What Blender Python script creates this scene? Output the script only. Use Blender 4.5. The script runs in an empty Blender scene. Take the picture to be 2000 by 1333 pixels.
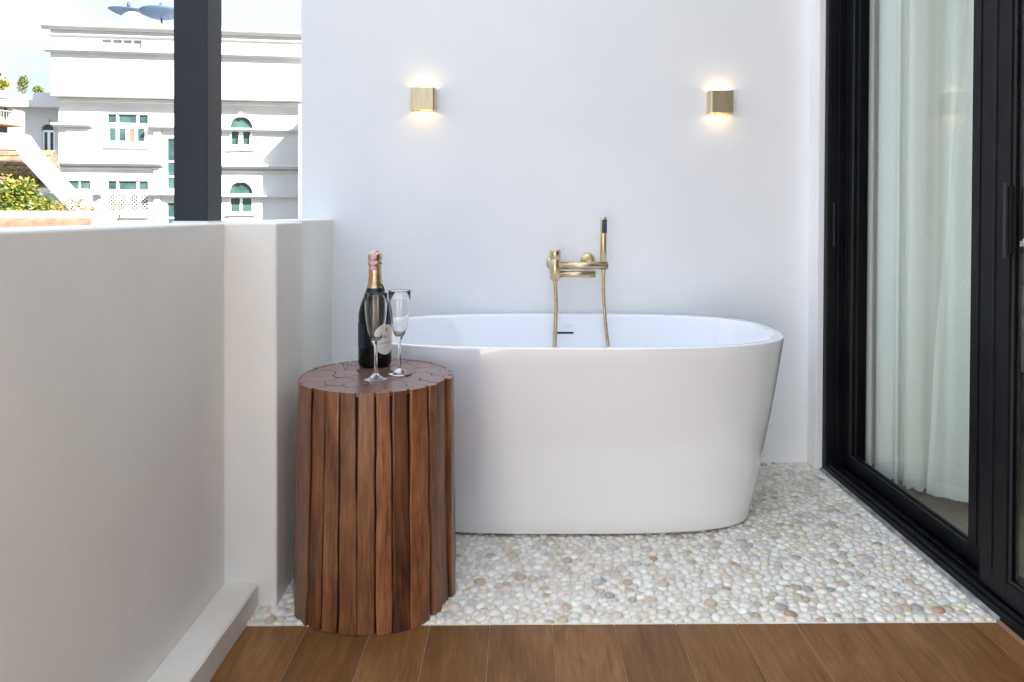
import bpy, bmesh, math, random
from mathutils import Vector, Matrix
PI = math.pi
random.seed(7)
SC = bpy.context.scene
COL = SC.collection

# ------------------------------------------------------------------ camera
YAW, PITCH, ROLL = 0.0155, 0.011, 0.0041
cd = bpy.data.cameras.new('camera')
cam = bpy.data.objects.new('camera', cd)
COL.objects.link(cam)
F = Vector((math.cos(PITCH)*math.sin(YAW), math.cos(PITCH)*math.cos(YAW), -math.sin(PITCH)))
U0 = Vector((math.sin(PITCH)*math.sin(YAW), math.sin(PITCH)*math.cos(YAW), math.cos(PITCH)))
R0 = Vector((math.cos(YAW), -math.sin(YAW), 0))
RR = math.cos(ROLL)*R0 + math.sin(ROLL)*U0
UU = -math.sin(ROLL)*R0 + math.cos(ROLL)*U0
M = Matrix((RR, UU, -F)).transposed().to_4x4()
M.translation = Vector((0, 0, 0.98))
cam.matrix_world = M
cd.sensor_width = 36
cd.lens = 1389.12/2000*36
cd.shift_x = (1000-1035.06)/2000
cd.shift_y = -(666.5-430.6)/2000
cd.clip_start = 0.05
cd.clip_end = 4000
SC.camera = cam

# ------------------------------------------------------------------ sky, sun, exposure
SUN_EL, SUN_ROT = math.radians(36), math.radians(132)
world = bpy.data.worlds.new('World')
SC.world = world
world.use_nodes = True
wn, wl = world.node_tree.nodes, world.node_tree.links
bg = wn['Background']
sky = wn.new('ShaderNodeTexSky')
sky.sky_type = 'NISHITA'
sky.sun_disc = False
sky.sun_elevation = SUN_EL
sky.sun_rotation = SUN_ROT
sky.dust_density = 2.0
tc = wn.new('ShaderNodeTexCoord')
mp = wn.new('ShaderNodeMapping')
mp.inputs['Scale'].default_value = (1.0, 1.0, 3.2)
wl.new(tc.outputs['Generated'], mp.inputs['Vector'])
cn = wn.new('ShaderNodeTexNoise')
cn.inputs['Scale'].default_value = 3.4
cn.inputs['Detail'].default_value = 3.4
cn.inputs['Roughness'].default_value = 0.55
wl.new(mp.outputs[0], cn.inputs['Vector'])
cr = wn.new('ShaderNodeValToRGB')
cr.color_ramp.elements[0].position = 0.46
cr.color_ramp.elements[1].position = 0.68
cr.color_ramp.elements[0].color = (0, 0, 0, 1)
cr.color_ramp.elements[1].color = (0.85, 0.85, 0.85, 1)
wl.new(cn.outputs['Fac'], cr.inputs['Fac'])
cm = wn.new('ShaderNodeMixRGB')
cm.inputs['Color2'].default_value = (1.55, 1.56, 1.58, 1)
wl.new(cr.outputs['Color'], cm.inputs['Fac'])
veil = wn.new('ShaderNodeMixRGB')                       # thin high cloud over the whole sky
veil.inputs['Fac'].default_value = 0.95
sep = wn.new('ShaderNodeSeparateXYZ')                    # standard overcast luminance: (1 + 2 sin elevation) / 3
wl.new(tc.outputs['Generated'], sep.inputs[0])
lum = wn.new('ShaderNodeMapRange')
lum.inputs['From Min'].default_value = 0.0
lum.inputs['From Max'].default_value = 1.0
lum.inputs['To Min'].default_value = 1/3
lum.inputs['To Max'].default_value = 1.0
wl.new(sep.outputs['Z'], lum.inputs['Value'])
vc = wn.new('ShaderNodeVectorMath')
vc.operation = 'SCALE'
vc.inputs[0].default_value = (1.92, 2.28, 2.92)
wl.new(lum.outputs[0], vc.inputs['Scale'])
wl.new(vc.outputs[0], veil.inputs['Color2'])
wl.new(sky.outputs['Color'], veil.inputs['Color1'])
wl.new(veil.outputs['Color'], cm.inputs['Color1'])
wl.new(cm.outputs['Color'], bg.inputs['Color'])
bg.inputs['Strength'].default_value = 0.125

sd = bpy.data.lights.new('sun', 'SUN')
sd.energy = 3.8
sd.angle = math.radians(0.5)
sd.color = (1.0, 0.95, 0.86)
sun = bpy.data.objects.new('sun', sd)
COL.objects.link(sun)
to_sun = Vector((math.sin(SUN_ROT)*math.cos(SUN_EL), math.cos(SUN_ROT)*math.cos(SUN_EL), math.sin(SUN_EL)))
sun.rotation_euler = to_sun.to_track_quat('Z', 'Y').to_euler()
sun.location = to_sun*60

SC.view_settings.view_transform = 'Standard'
SC.view_settings.look = 'None'
SC.view_settings.gamma = 1
SC.view_settings.exposure = 2.84
SC.cycles.use_denoising = True
try:
    SC.cycles.denoiser = 'OPENIMAGEDENOISE'
except Exception:
    pass
SC.cycles.max_bounces = 14
SC.cycles.diffuse_bounces = 8
SC.cycles.transmission_bounces = 12
SC.cycles.transparent_max_bounces = 16
SC.cycles.sample_clamp_indirect = 6

# ------------------------------------------------------------------ helpers
class MB:
    """collects shapes; build() links them as one mesh object"""
    def __init__(s):
        s.v, s.f, s.m, s.sm, s.c = [], [], [], [], None
    def add(s, vs, fs, mi=0, smooth=False):
        o = len(s.v)
        s.v += [tuple(p) for p in vs]
        for f in fs:
            s.f.append(tuple(i+o for i in f)); s.m.append(mi); s.sm.append(smooth)
        return s
    def box(s, x0, x1, y0, y1, z0, z1, mi=0):
        v = [(x0,y0,z0),(x1,y0,z0),(x1,y1,z0),(x0,y1,z0),(x0,y0,z1),(x1,y0,z1),(x1,y1,z1),(x0,y1,z1)]
        return s.add(v, [(0,3,2,1),(4,5,6,7),(0,1,5,4),(1,2,6,5),(2,3,7,6),(3,0,4,7)], mi)
    def prism(s, pts, z0, z1, mi=0, top=None, smooth=False):
        n = len(pts)
        v = [(x,y,z0) for x,y in pts]+[(x,y,z1) for x,y in pts]
        s.add(v, [(i,(i+1)%n,n+(i+1)%n,n+i) for i in range(n)], mi, smooth)
        o = len(s.v)-2*n
        s.f.append(tuple(range(o+n-1, o-1, -1))); s.m.append(mi); s.sm.append(False)
        s.f.append(tuple(range(o+n, o+2*n))); s.m.append(mi if top is None else top); s.sm.append(False)
        return s
    def rings(s, rs, mi=0, smooth=True, cap0=False, cap1=False):
        n = len(rs[0]); v = [p for r in rs for p in r]; f = []
        for k in range(len(rs)-1):
            for i in range(n):
                j = (i+1) % n
                f.append((k*n+i, k*n+j, (k+1)*n+j, (k+1)*n+i))
        s.add(v, f, mi, smooth)
        o = len(s.v)-len(v)
        if cap0: s.f.append(tuple(range(o+n-1, o-1, -1))); s.m.append(mi); s.sm.append(False)
        if cap1: s.f.append(tuple(range(o+(len(rs)-1)*n, o+len(rs)*n))); s.m.append(mi); s.sm.append(False)
        return s
    def lathe(s, prof, cx=0, cy=0, cz=0, n=32, mi=0, cap0=False, cap1=False):
        rs = [[(cx+r*math.cos(2*PI*i/n), cy+r*math.sin(2*PI*i/n), cz+z) for i in range(n)] for r, z in prof]
        return s.rings(rs, mi, True, cap0, cap1)
    def tube(s, path, rad, n=12, mi=0, caps=True):
        P = [Vector(p) for p in path]; rs = []
        rad = rad if isinstance(rad, (list, tuple)) else [rad]*len(P)
        t0 = (P[1]-P[0]).normalized()
        a = t0.orthogonal().normalized()
        for k, p in enumerate(P):
            t = ((P[min(k+1, len(P)-1)]-P[max(k-1, 0)])).normalized()
            a = (a-t*a.dot(t)).normalized(); b = t.cross(a)
            rs.append([tuple(p+(a*math.cos(2*PI*i/n)+b*math.sin(2*PI*i/n))*rad[k]) for i in range(n)])
        return s.rings(rs, mi, True, caps, caps)
    def build(s, name, mat, parent=None, bevel=0, seg=2, world=False):
        v = s.v
        if world and parent is not None:
            l = parent.location
            v = [(p[0]-l.x, p[1]-l.y, p[2]-l.z) for p in v]
        me = bpy.data.meshes.new(name)
        me.from_pydata(v, [], s.f)
        for m in (mat if isinstance(mat, (list, tuple)) else [mat]):
            me.materials.append(m)
        for i, p in enumerate(me.polygons):
            p.material_index = s.m[i]; p.use_smooth = s.sm[i]
        if s.c:
            ca = me.color_attributes.new('col', 'FLOAT_COLOR', 'POINT')
            for i, c in enumerate(s.c):
                ca.data[i].color = (c[0], c[1], c[2], 1)
        bm = bmesh.new(); bm.from_mesh(me)
        bmesh.ops.recalc_face_normals(bm, faces=bm.faces)
        bm.to_mesh(me); bm.free()
        o = bpy.data.objects.new(name, me)
        COL.objects.link(o)
        o.parent = parent
        if bevel:
            b = o.modifiers.new('bevel', 'BEVEL'); b.width = bevel; b.segments = seg; b.limit_method = 'ANGLE'
            b.harden_normals = False
        return o

def tag(o, label=None, cat=None, group=None, kind=None):
    if label: o['label'] = label
    if cat: o['category'] = cat
    if group: o['group'] = group
    if kind: o['kind'] = kind
    return o
def thing(name, loc, label, cat, group=None, rz=0):
    o = bpy.data.objects.new(name, None)
    o.empty_display_size = 0.1
    COL.objects.link(o); o.location = loc; o.rotation_euler = (0, 0, rz)
    return tag(o, label, cat, group)
def catmull(P, n=8, closed=False):
    P = [Vector(p) for p in P]; out = []
    for i in range(len(P)-1):
        a, b, c, d = P[max(i-1, 0)], P[i], P[i+1], P[min(i+2, len(P)-1)]
        for k in range(n):
            t = k/n
            out.append(0.5*((2*b)+(c-a)*t+(2*a-5*b+4*c-d)*t*t+(3*b-a-3*c+d)*t**3))
    return out+[P[-1]]

# ------------------------------------------------------------------ materials
def mat(name, col, rough=0.5, metal=0, **kw):
    m = bpy.data.materials.new(name); m.use_nodes = True
    b = m.node_tree.nodes['Principled BSDF']
    b.inputs['Base Color'].default_value = (*col, 1)
    b.inputs['Roughness'].default_value = rough
    b.inputs['Metallic'].default_value = metal
    for k, v in kw.items():
        b.inputs[k.replace('_', ' ')].default_value = v
    return m
def N(m, t, **kw):
    n = m.node_tree.nodes.new(t)
    for k, v in kw.items():
        if k in n.inputs: n.inputs[k].default_value = v
        else: setattr(n, k, v)
    return n
def L(m, a, b): m.node_tree.links.new(a, b)
def BS(m): return m.node_tree.nodes['Principled BSDF']
def noisy(m, scale, c1, c2, lo=0.35, hi=0.65, stretch=(1, 1, 1), detail=5, coord='Object', bump=0, bscale=None, bdist=0.002, rough=None):
    """two-tone noise into the base colour, optional bump and roughness variation"""
    t = N(m, 'ShaderNodeTexCoord'); mp = N(m, 'ShaderNodeMapping'); mp.inputs['Scale'].default_value = stretch
    L(m, t.outputs[coord], mp.inputs['Vector'])
    n = N(m, 'ShaderNodeTexNoise'); n.inputs['Scale'].default_value = scale; n.inputs['Detail'].default_value = detail
    L(m, mp.outputs[0], n.inputs['Vector'])
    r = N(m, 'ShaderNodeValToRGB')
    r.color_ramp.elements[0].position = lo; r.color_ramp.elements[1].position = hi
    r.color_ramp.elements[0].color = (*c1, 1); r.color_ramp.elements[1].color = (*c2, 1)
    L(m, n.outputs['Fac'], r.inputs['Fac']); L(m, r.outputs['Color'], BS(m).inputs['Base Color'])
    if bump:
        n2 = N(m, 'ShaderNodeTexNoise'); n2.inputs['Scale'].default_value = bscale or scale*6; n2.inputs['Detail'].default_value = 6
        L(m, mp.outputs[0], n2.inputs['Vector'])
        b = N(m, 'ShaderNodeBump'); b.inputs['Strength'].default_value = bump; b.inputs['Distance'].default_value = bdist
        L(m, n2.outputs['Fac'], b.inputs['Height']); L(m, b.outputs[0], BS(m).inputs['Normal'])
    if rough:
        q = N(m, 'ShaderNodeMapRange'); q.inputs['To Min'].default_value = rough[0]; q.inputs['To Max'].default_value = rough[1]
        L(m, n.outputs['Fac'], q.inputs['Value']); L(m, q.outputs[0], BS(m).inputs['Roughness'])
    return m

M_wall = noisy(mat('white_wall_paint', (.8,.8,.8), .6), 2.2, (.855,.855,.85), (.89,.89,.885), bump=.35, bscale=20, bdist=.003)
M_parapet = noisy(mat('cream_wall_paint', (.7,.68,.63), .65), 3, (.80,.78,.72), (.85,.83,.775), bump=.4, bscale=16, bdist=.004)
M_kerb = noisy(mat('kerb_paint', (.7,.66,.58), .6), 6, (.72,.67,.58), (.79,.74,.65), bump=.4, bscale=40, bdist=.002)
M_black = noisy(mat('black_metal_paint', (.012,.013,.015), .38), 8, (.004,.0045,.006), (.008,.0085,.010), rough=(.34,.5))
BS(M_black).inputs['Specular IOR Level'].default_value = .16
M_post = noisy(mat('post_paint', (.018,.02,.024), .42), 5, (.006,.0075,.011), (.012,.014,.019), stretch=(3,3,.6), bump=.25, bscale=60, bdist=.001)
M_grout = noisy(mat('pebble_grout', (.66,.6,.5), .8), 30, (.66,.61,.53), (.78,.73,.65), bump=.5, bscale=200)
M_plankgrout = mat('plank_grout', (.34,.25,.16), .8)

M_sill = noisy(mat('grey_sill_stone', (.25,.25,.25), .7), 25, (.17,.17,.17), (.36,.36,.36), bump=.5, bscale=90)
M_tub = mat('white_acrylic', (.87,.87,.885), .07, Coat_Weight=.5, Coat_Roughness=.04)
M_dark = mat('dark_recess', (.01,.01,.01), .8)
M_brass = noisy(mat('brushed_brass', (.66,.53,.32), .3, 1), 12, (.66,.535,.33), (.75,.62,.40), stretch=(6,6,1), rough=(.24,.36))
M_brassh = noisy(mat('brass_hose', (.6,.45,.25), .32, 1), 40, (.52,.38,.20), (.66,.52,.31))
M_ceil = mat('ceiling_paint', (.82,.82,.81), .7)

def pebble_material():
    m = mat('pebble_stone', (.7,.65,.6), .5)
    a = N(m, 'ShaderNodeAttribute', attribute_name='col')
    t = N(m, 'ShaderNodeTexCoord'); n = N(m, 'ShaderNodeTexNoise', Scale=90.0, Detail=4.0)
    L(m, t.outputs['Object'], n.inputs['Vector'])
    r = N(m, 'ShaderNodeMapRange'); r.inputs['From Min'].default_value = .3; r.inputs['From Max'].default_value = .7
    r.inputs['To Min'].default_value = .84; r.inputs['To Max'].default_value = 1.08
    L(m, n.outputs['Fac'], r.inputs['Value'])
    x = N(m, 'ShaderNodeVectorMath', operation='SCALE')
    L(m, a.outputs['Color'], x.inputs[0]); L(m, r.outputs[0], x.inputs['Scale'])
    L(m, x.outputs[0], BS(m).inputs['Base Color'])
    return m
M_pebble = pebble_material()

def wood_material(name, dark, mid, light, grain_axis, rough=.35, scale=1.0, knots=True, bump=.15, varlo=.72, varhi=1.2, coat=0, finew=.58, lo=.36):
    """long grain along grain_axis ('y' or 'z'), tone shifted per object"""
    m = mat(name, mid, rough, Coat_Weight=coat, Coat_Roughness=.2)
    t = N(m, 'ShaderNodeTexCoord'); oi = N(m, 'ShaderNodeObjectInfo')
    sh = N(m, 'ShaderNodeVectorMath', operation='SCALE'); cx = N(m, 'ShaderNodeCombineXYZ')
    for i in range(3): L(m, oi.outputs['Random'], cx.inputs[i])
    L(m, cx.outputs[0], sh.inputs[0]); sh.inputs['Scale'].default_value = 37.0
    ad = N(m, 'ShaderNodeVectorMath', operation='ADD')
    L(m, t.outputs['Object'], ad.inputs[0]); L(m, sh.outputs[0], ad.inputs[1])
    st = {'y': (1, .07, 1), 'z': (1, 1, .07)}[grain_axis]
    mp = N(m, 'ShaderNodeMapping'); mp.inputs['Scale'].default_value = st
    L(m, ad.outputs[0], mp.inputs['Vector'])
    fine = N(m, 'ShaderNodeTexNoise', Scale=150.0*scale, Detail=6.0, Roughness=.65, Distortion=.6)
    L(m, mp.outputs[0], fine.inputs['Vector'])
    st2 = {'y': (1, .22, 1), 'z': (1, 1, .22)}[grain_axis]
    mp2 = N(m, 'ShaderNodeMapping'); mp2.inputs['Scale'].default_value = st2
    L(m, ad.outputs[0], mp2.inputs['Vector'])
    broad = N(m, 'ShaderNodeTexNoise', Scale=14.0*scale, Detail=4.0, Roughness=.6, Distortion=1.2)
    L(m, mp2.outputs[0], broad.inputs['Vector'])
    mx = N(m, 'ShaderNodeMath', operation='MULTIPLY_ADD')
    L(m, fine.outputs['Fac'], mx.inputs[0]); mx.inputs[1].default_value = finew
    ml = N(m, 'ShaderNodeMath', operation='MULTIPLY'); ml.inputs[1].default_value = 1-finew
    L(m, broad.outputs['Fac'], ml.inputs[0]); L(m, ml.outputs[0], mx.inputs[2])
    r = N(m, 'ShaderNodeValToRGB'); e = r.color_ramp.elements
    e[0].position, e[0].color = lo, (*dark, 1)
    e[1].position, e[1].color = .64, (*light, 1)
    k = e.new(.5); k.color = (*mid, 1)
    L(m, mx.outputs[0], r.inputs['Fac'])
    col = r.outputs['Color']
    if knots:
        v = N(m, 'ShaderNodeTexVoronoi', Scale=5.5*scale); v.feature = 'F1'
        st3 = {'y': (1, .6, 1), 'z': (1, 1, .6)}[grain_axis]
        mp3 = N(m, 'ShaderNodeMapping'); mp3.inputs['Scale'].default_value = st3
        nz = N(m, 'ShaderNodeTexNoise', Scale=30.0, Detail=3.0)
        L(m, ad.outputs[0], nz.inputs['Vector'])
        sc = N(m, 'ShaderNodeVectorMath', operation='SCALE'); sc.inputs['Scale'].default_value = .05
        L(m, nz.outputs['Color'], sc.inputs[0])
        a2 = N(m, 'ShaderNodeVectorMath', operation='ADD'); L(m, ad.outputs[0], a2.inputs[0]); L(m, sc.outputs[0], a2.inputs[1])
        L(m, a2.outputs[0], mp3.inputs['Vector']); L(m, mp3.outputs[0], v.inputs['Vector'])
        kr = N(m, 'ShaderNodeMapRange'); kr.inputs['From Min'].default_value = .03; kr.inputs['From Max'].default_value = .17
        kr.inputs['To Min'].default_value = .45; kr.inputs['To Max'].default_value = 1
        L(m, v.outputs['Distance'], kr.inputs['Value'])
        s2 = N(m, 'ShaderNodeVectorMath', operation='SCALE'); L(m, col, s2.inputs[0]); L(m, kr.outputs[0], s2.inputs['Scale'])
        col = s2.outputs[0]
    vr = N(m, 'ShaderNodeMapRange'); vr.inputs['To Min'].default_value = varlo; vr.inputs['To Max'].default_value = varhi
    L(m, oi.outputs['Random'], vr.inputs['Value'])
    s3 = N(m, 'ShaderNodeVectorMath', operation='SCALE'); L(m, col, s3.inputs[0]); L(m, vr.outputs[0], s3.inputs['Scale'])
    L(m, s3.outputs[0], BS(m).inputs['Base Color'])
    b = N(m, 'ShaderNodeBump'); b.inputs['Strength'].default_value = bump; b.inputs['Distance'].default_value = .002
    L(m, mx.outputs[0], b.inputs['Height']); L(m, b.outputs[0], BS(m).inputs['Normal'])
    return m
M_plank = wood_material('wood_look_tile', (.13,.052,.014), (.195,.087,.026), (.265,.128,.043), 'y', rough=.48, scale=.8, finew=.5, varlo=.82, varhi=1.15, bump=.06)
M_slat = wood_material('stained_timber', (.05,.018,.009), (.175,.066,.028), (.29,.122,.048), 'z', rough=.38, scale=1.0, finew=.46, lo=.37, varlo=.62, varhi=1.3, bump=.35, coat=.15)
M_top = wood_material('polished_end_timber', (.13,.062,.046), (.185,.088,.066), (.24,.12,.092), 'z', rough=.3, scale=1.0, knots=False, varlo=.85, varhi=1.12, bump=.1, coat=.3)
BS(M_plank).inputs['Specular IOR Level'].default_value = .35
M_room_floor = wood_material('room_timber_floor', (.09,.06,.035), (.15,.105,.065), (.22,.16,.10), 'y', rough=.4, scale=.7, bump=.05)

# ------------------------------------------------------------------ the balcony's setting
D, DB = 2.769, 1.682                     # back wall, edge between pebbles and planks
XP, XEND, XC, XT = -.7227, -.8458, 1.136, 1.161
ZP = .9516                               # parapet top
tag(MB().box(XEND, 1.9, D, 2.95, -.25, 3.2).build('wall_back', M_wall, bevel=.004), kind='structure')
tag(MB().box(XC, 1.33, 2.690, D, 0, 2.5).build('wall_return', M_wall, bevel=.004), kind='structure')
tag(MB().box(1.30, 5.3, -1.0, 4.5, 2.701, 3.95).build('sun_block_mass', M_wall), kind='structure')  # unseen mass, added and shaped to keep direct sun off the visible balcony
tag(MB().box(XEND, 1.34, -5, 2.76, -.25, -.012).build('balcony_slab', M_sill), kind='structure')

par = thing('parapet_wall', (XP, 1.0, 0), 'cream painted balcony parapet wall with a shallow pier, left of the bathtub', 'wall')
m = MB()
plan = [(XEND,-5),(XP,-5),(XP,1.7569),(-.5949,1.7569),(-.5949,1.975),(XP,1.975),(XP,D-.001),(XEND,D-.001)]
m.prism(plan, -.25, ZP)
m.build('wall_body', M_parapet, par, bevel=.006, seg=3, world=True)
# hand-trowelled ledge at the foot of the parapet
m = MB(); rs = []
for i in range(60):
    y = -2.6+(1.7559+2.6)*i/59
    e = XP+.0804+random.uniform(-.0022, .0022); z = .061+random.uniform(-.0012, .0012)
    rs.append([(XP+.0005,y,0),(e+.001,y,0),(e+.0005,y,z-.004),(e-.004,y,z),(XP+.0005,y,z)])
m.rings(rs, smooth=False, cap0=True, cap1=True)
m.build('foot_ledge', M_kerb, par, world=True)

# black post carrying the balcony roof
post = thing('support_post', (-.804, 1.795, ZP), 'black painted square post standing on the cream parapet', 'post')
MB().box(-.8445, -.7626, 1.752, 1.84, ZP+.004, 2.5).build('shaft', M_post, post, bevel=.003, world=True)
MB().box(-.846, -.760, 1.7495, 1.8425, ZP, ZP+.004).build('base_seal', M_parapet, post, world=True)

# ------------------------------------------------------------------ wood-look floor
wf = tag(MB().box(XP, XT, -5, DB-.004, -.011, -.0022).build('wood_floor', M_plankgrout), kind='structure')
edges = [XP+.081, -.6425+.0, -.4957, -.3438, -.2076, -.0651, .0824, .2313, .378, .5249, .6658, .813, .9481, 1.0956, XT-.001]
edges = [-.6415]+edges[2:]
for i in range(len(edges)-1):
    a, b = edges[i]+.0009, edges[i+1]-.0009
    for (y0, y1) in ((.62, DB-.001), (-.6, .618), (-2.59, -.602), (-4.99, -2.592)):
        h = random.uniform(-.0004, .0004)
        MB().box(a, b, y0, y1, -.010, h).build('plank', M_plank, wf, bevel=.0012, seg=1)

# ------------------------------------------------------------------ pebble floor
def superell(a, b, n, cx, cy, z, k):
    out = []
    for i in range(k):
        t = 2*PI*i/k
        c, s = math.cos(t), math.sin(t)
        # equal-angle sampling of a superellipse
        r = (abs(c/a)**n+abs(s/b)**n)**(-1/n)
        out.append((cx+r*c, cy+r*s, z))
    return out
TCX, TCY = .172, 2.395
pb = tag(MB().box(XP, XT, DB-.003, D, -.011, .0006).build('pebble_floor', M_grout), kind='structure')
def in_region(x, y):
    if x < -.5949+.004 and 1.7569-.004 < y < 1.975+.004: return False
    return XP+.006 < x < XT-.012 and DB+.004 < y < D-.006
def under_tub(x, y, s=.86):
    return abs((x-TCX)/(.60*s))**2.9+abs((y-TCY)/(.247*s))**2.9 < 1
rp = random.Random(11)
seeds, cell, grid = [], .028, {}
tries = 0
while tries < 90000:
    tries += 1
    x, y = rp.uniform(XP, XT), rp.uniform(DB, D)
    if not in_region(x, y) or under_tub(x, y): continue
    r = rp.choice((.008, .0092, .0102, .0112, .013))
    gx, gy = int(x//cell), int(y//cell); ok = True
    for i in (gx-1, gx, gx+1):
        for j in (gy-1, gy, gy+1):
            for (px, py, pr_) in grid.get((i, j), ()):
                if (px-x)**2*.8+(py-y)**2*1.15 < (r+pr_)**2*.93: ok = False; break
            if not ok: break
        if not ok: break
    if ok:
        grid.setdefault((gx, gy), []).append((x, y, r)); seeds.append((x, y, r))
def pebble_cell(s):
    x, y, r = s; h = .034
    poly = [(-h,-h),(h,-h),(h,h),(-h,h)]
    lim = [(XT-.011-x, 1, 0), (x-XP-.002, -1, 0), (y-DB-.0005, 0, -1), (D-.002-y, 0, 1)]
    cons = [(nx, ny, d) for d, nx, ny in lim]
    gx, gy = int(x//cell), int(y//cell)
    for i in range(gx-2, gx+3):
        for j in range(gy-2, gy+3):
            for (px, py, pr_) in grid.get((i, j), ()):
                dx, dy = px-x, py-y
                d = math.hypot(dx, dy)
                if d < 1e-6 or d > .075: continue
                cons.append((dx/d, dy/d, (d*d+r*r*1.6-pr_*pr_*1.6)/(2*d)))
    for nx, ny, dd in cons:
        out = []
        for k in range(len(poly)):
            a, b = poly[k], poly[(k+1) % len(poly)]
            da, db = a[0]*nx+a[1]*ny-dd, b[0]*nx+b[1]*ny-dd
            if da <= 0: out.append(a)
            if (da < 0) != (db < 0) and abs(da-db) > 1e-12:
                t = da/(da-db); out.append((a[0]+(b[0]-a[0])*t, a[1]+(b[1]-a[1])*t))
        poly = out
        if len(poly) < 3: return None
    cx = sum(p[0] for p in poly)/len(poly); cy = sum(p[1] for p in poly)/len(poly)
    K = 10; rad = []
    ph = rp.uniform(0, 2*PI)
    for k in range(K):
        t = ph+2*PI*k/K; c, s_ = math.cos(t), math.sin(t); best = .025
        for q in range(len(poly)):
            ax, ay = poly[q][0]-cx, poly[q][1]-cy
            bx, by = poly[(q+1) % len(poly)][0]-cx, poly[(q+1) % len(poly)][1]-cy
            ex, ey = bx-ax, by-ay
            den = c*ey-s_*ex
            if abs(den) < 1e-9: continue
            u = (ax*ey-ay*ex)/den; w = (ax*s_-ay*c)/den
            if u > 0 and -.001 <= w <= 1.001: best = min(best, u)
        rad.append(best)
    mean = sum(rad)/K
    sm = [.25*rad[k-1]+.5*rad[k]+.25*rad[(k+1) % K] for k in range(K)]
    sm = [min(v, rad[k]*1.03, mean*1.5)*.97 for k, v in enumerate(sm)]
    area = mean*mean*PI
    return x+cx, y+cy, ph, sm, area
def pebble_colour():
    q = rp.random()
    if q < .68: c = (.83,.78,.69)
    elif q < .88: c = (.74,.65,.51)
    elif q < .935: c = (.63,.59,.53)
    elif q < .978: c = (.56,.45,.33)
    elif q < .988: c = (.42,.39,.35)
    elif q < .993: c = (.50,.33,.21)
    else: c = (.56,.50,.39)
    k = rp.uniform(.86, 1.1)
    return tuple(min(.86, v*k*rp.uniform(.97, 1.03)) for v in c)
def pebble_shape(mb, cell_):
    x, y, ph, sm, area = cell_
    K = len(sm); h = min(.0078, math.sqrt(area)*rp.uniform(.17, .30)); tx, ty = rp.uniform(-.12, .12), rp.uniform(-.12, .12)
    vs = []
    for sc_, zz in ((1, -.0035), (.9, .55), (.56, .92)):
        for k in range(K):
            t = ph+2*PI*k/K; px, py = sm[k]*sc_*math.cos(t), sm[k]*sc_*math.sin(t)
            z = zz if zz < 0 else zz*h+tx*px+ty*py
            vs.append((x+px, y+py, z))
    vs.append((x, y, h))
    fs = []
    for q in range(2):
        for k in range(K):
            j = (k+1) % K; fs.append((q*K+k, q*K+j, (q+1)*K+j, (q+1)*K+k))
    for k in range(K): fs.append((2*K+k, 2*K+(k+1) % K, 3*K))
    mb.add(vs, fs, 0, True)
    if mb.c is None: mb.c = []
    mb.c += [pebble_colour()]*0
    c = pebble_colour()
    mb.c += [c]*len(vs)
cells = [c for c in map(pebble_cell, seeds) if c and c[4] > 3e-5]
def shows(c):
    x, y = c[0], c[1]
    if math.hypot(x+.366, y-1.84) < .21: return 0          # under the side table
    if under_tub(x, y, 1.0): return 0
    if x < -.12 and y > 2.0: return 0                      # behind the side table
    if x < .72 and y > 2.2: return 0
    return c[4]/(x*x+y*y+.96)**1.5
cells.sort(key=shows, reverse=True)
for c in cells[:300]:
    m = MB(); pebble_shape(m, c); m.build('pebble', M_pebble, pb)
m = MB()
for c in cells[300:]: pebble_shape(m, c)
tag(m.build('pebbles', M_pebble, pb), 'small white, beige and grey pebbles set in pale grout', kind='stuff')

# ------------------------------------------------------------------ bathtub
tub = thing('bathtub', (TCX, TCY, 0), 'white oval freestanding bathtub standing on the pebble floor', 'bathtub')
H_T = .59
K = 144
def ring(a, b, z, n=3.0): return superell(a, b, n, TCX, TCY, z, K)
rs = []
for i in range(13):                                    # outer flank, leaning outward
    t = i/12
    bul = .006*math.sin(PI*t)
    rs.append(ring(.584+.107*t+bul, .272+.086*t+bul, .0165+(H_T-.0205)*t, 3.5-.5*t))
rs.insert(0, ring(.580, .266, .0132, 3.5)); rs.insert(1, ring(.5845, .2705, .0145, 3.5))
for q in range(1, 5):
    t = q/4*PI/2
    rs.append(ring(.691-.004*(1-math.cos(t)), .358-.004*(1-math.cos(t)), H_T-.004+.004*math.sin(t)))
for w_, z in ((.014, -.0002), (.026, -.0006), (.031, -.0022), (.0345, -.006), (.037, -.014)):
    rs.append(ring(.691-w_, .358-w_, H_T+z))
for i in range(1, 12):                                 # inner wall and floor
    t = i/11
    rs.append(ring(.654-.115*t**.9, .321-.105*t**.9, H_T-.014-.36*t))
for i in range(1, 7):
    t = i/6*PI/2
    rs.append(ring(.539-.07*math.sin(t)-.03*(1-math.cos(t)), .216-.06*math.sin(t)-.03*(1-math.cos(t)), .216-.07*(1-math.cos(t))-.03*math.sin(t)))
rs.append(ring(.2, .05, .112)); rs.append(ring(.02, .005, .111))
m = MB(); m.rings(rs, cap0=True, cap1=True)
m.build('shell', M_tub, tub, world=True)
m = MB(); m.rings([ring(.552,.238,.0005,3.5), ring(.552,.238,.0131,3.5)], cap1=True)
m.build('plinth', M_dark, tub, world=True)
# overflow slot in the far inner wall
def inner_y(z):
    t = max(0, (H_T-.014-z)/.36); return TCY+(.321-.105*t**.9)
m = MB(); z = .523; yy = inner_y(z)
m.box(.131, .209, yy-.0035, yy+.004, z-.0030, z+.0030)
m.build('overflow_slot', M_dark, tub, world=True)
m = MB(); z = .552; yy = inner_y(z)
m.box(.175, .2, yy-.0022, yy+.004, z-.0012, z+.0012)
m.box(.175, .2, inner_y(.545)-.0022, yy+.003, .5445, .5462)
m.build('moulded_mark', M_tub, tub, world=True)

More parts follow.
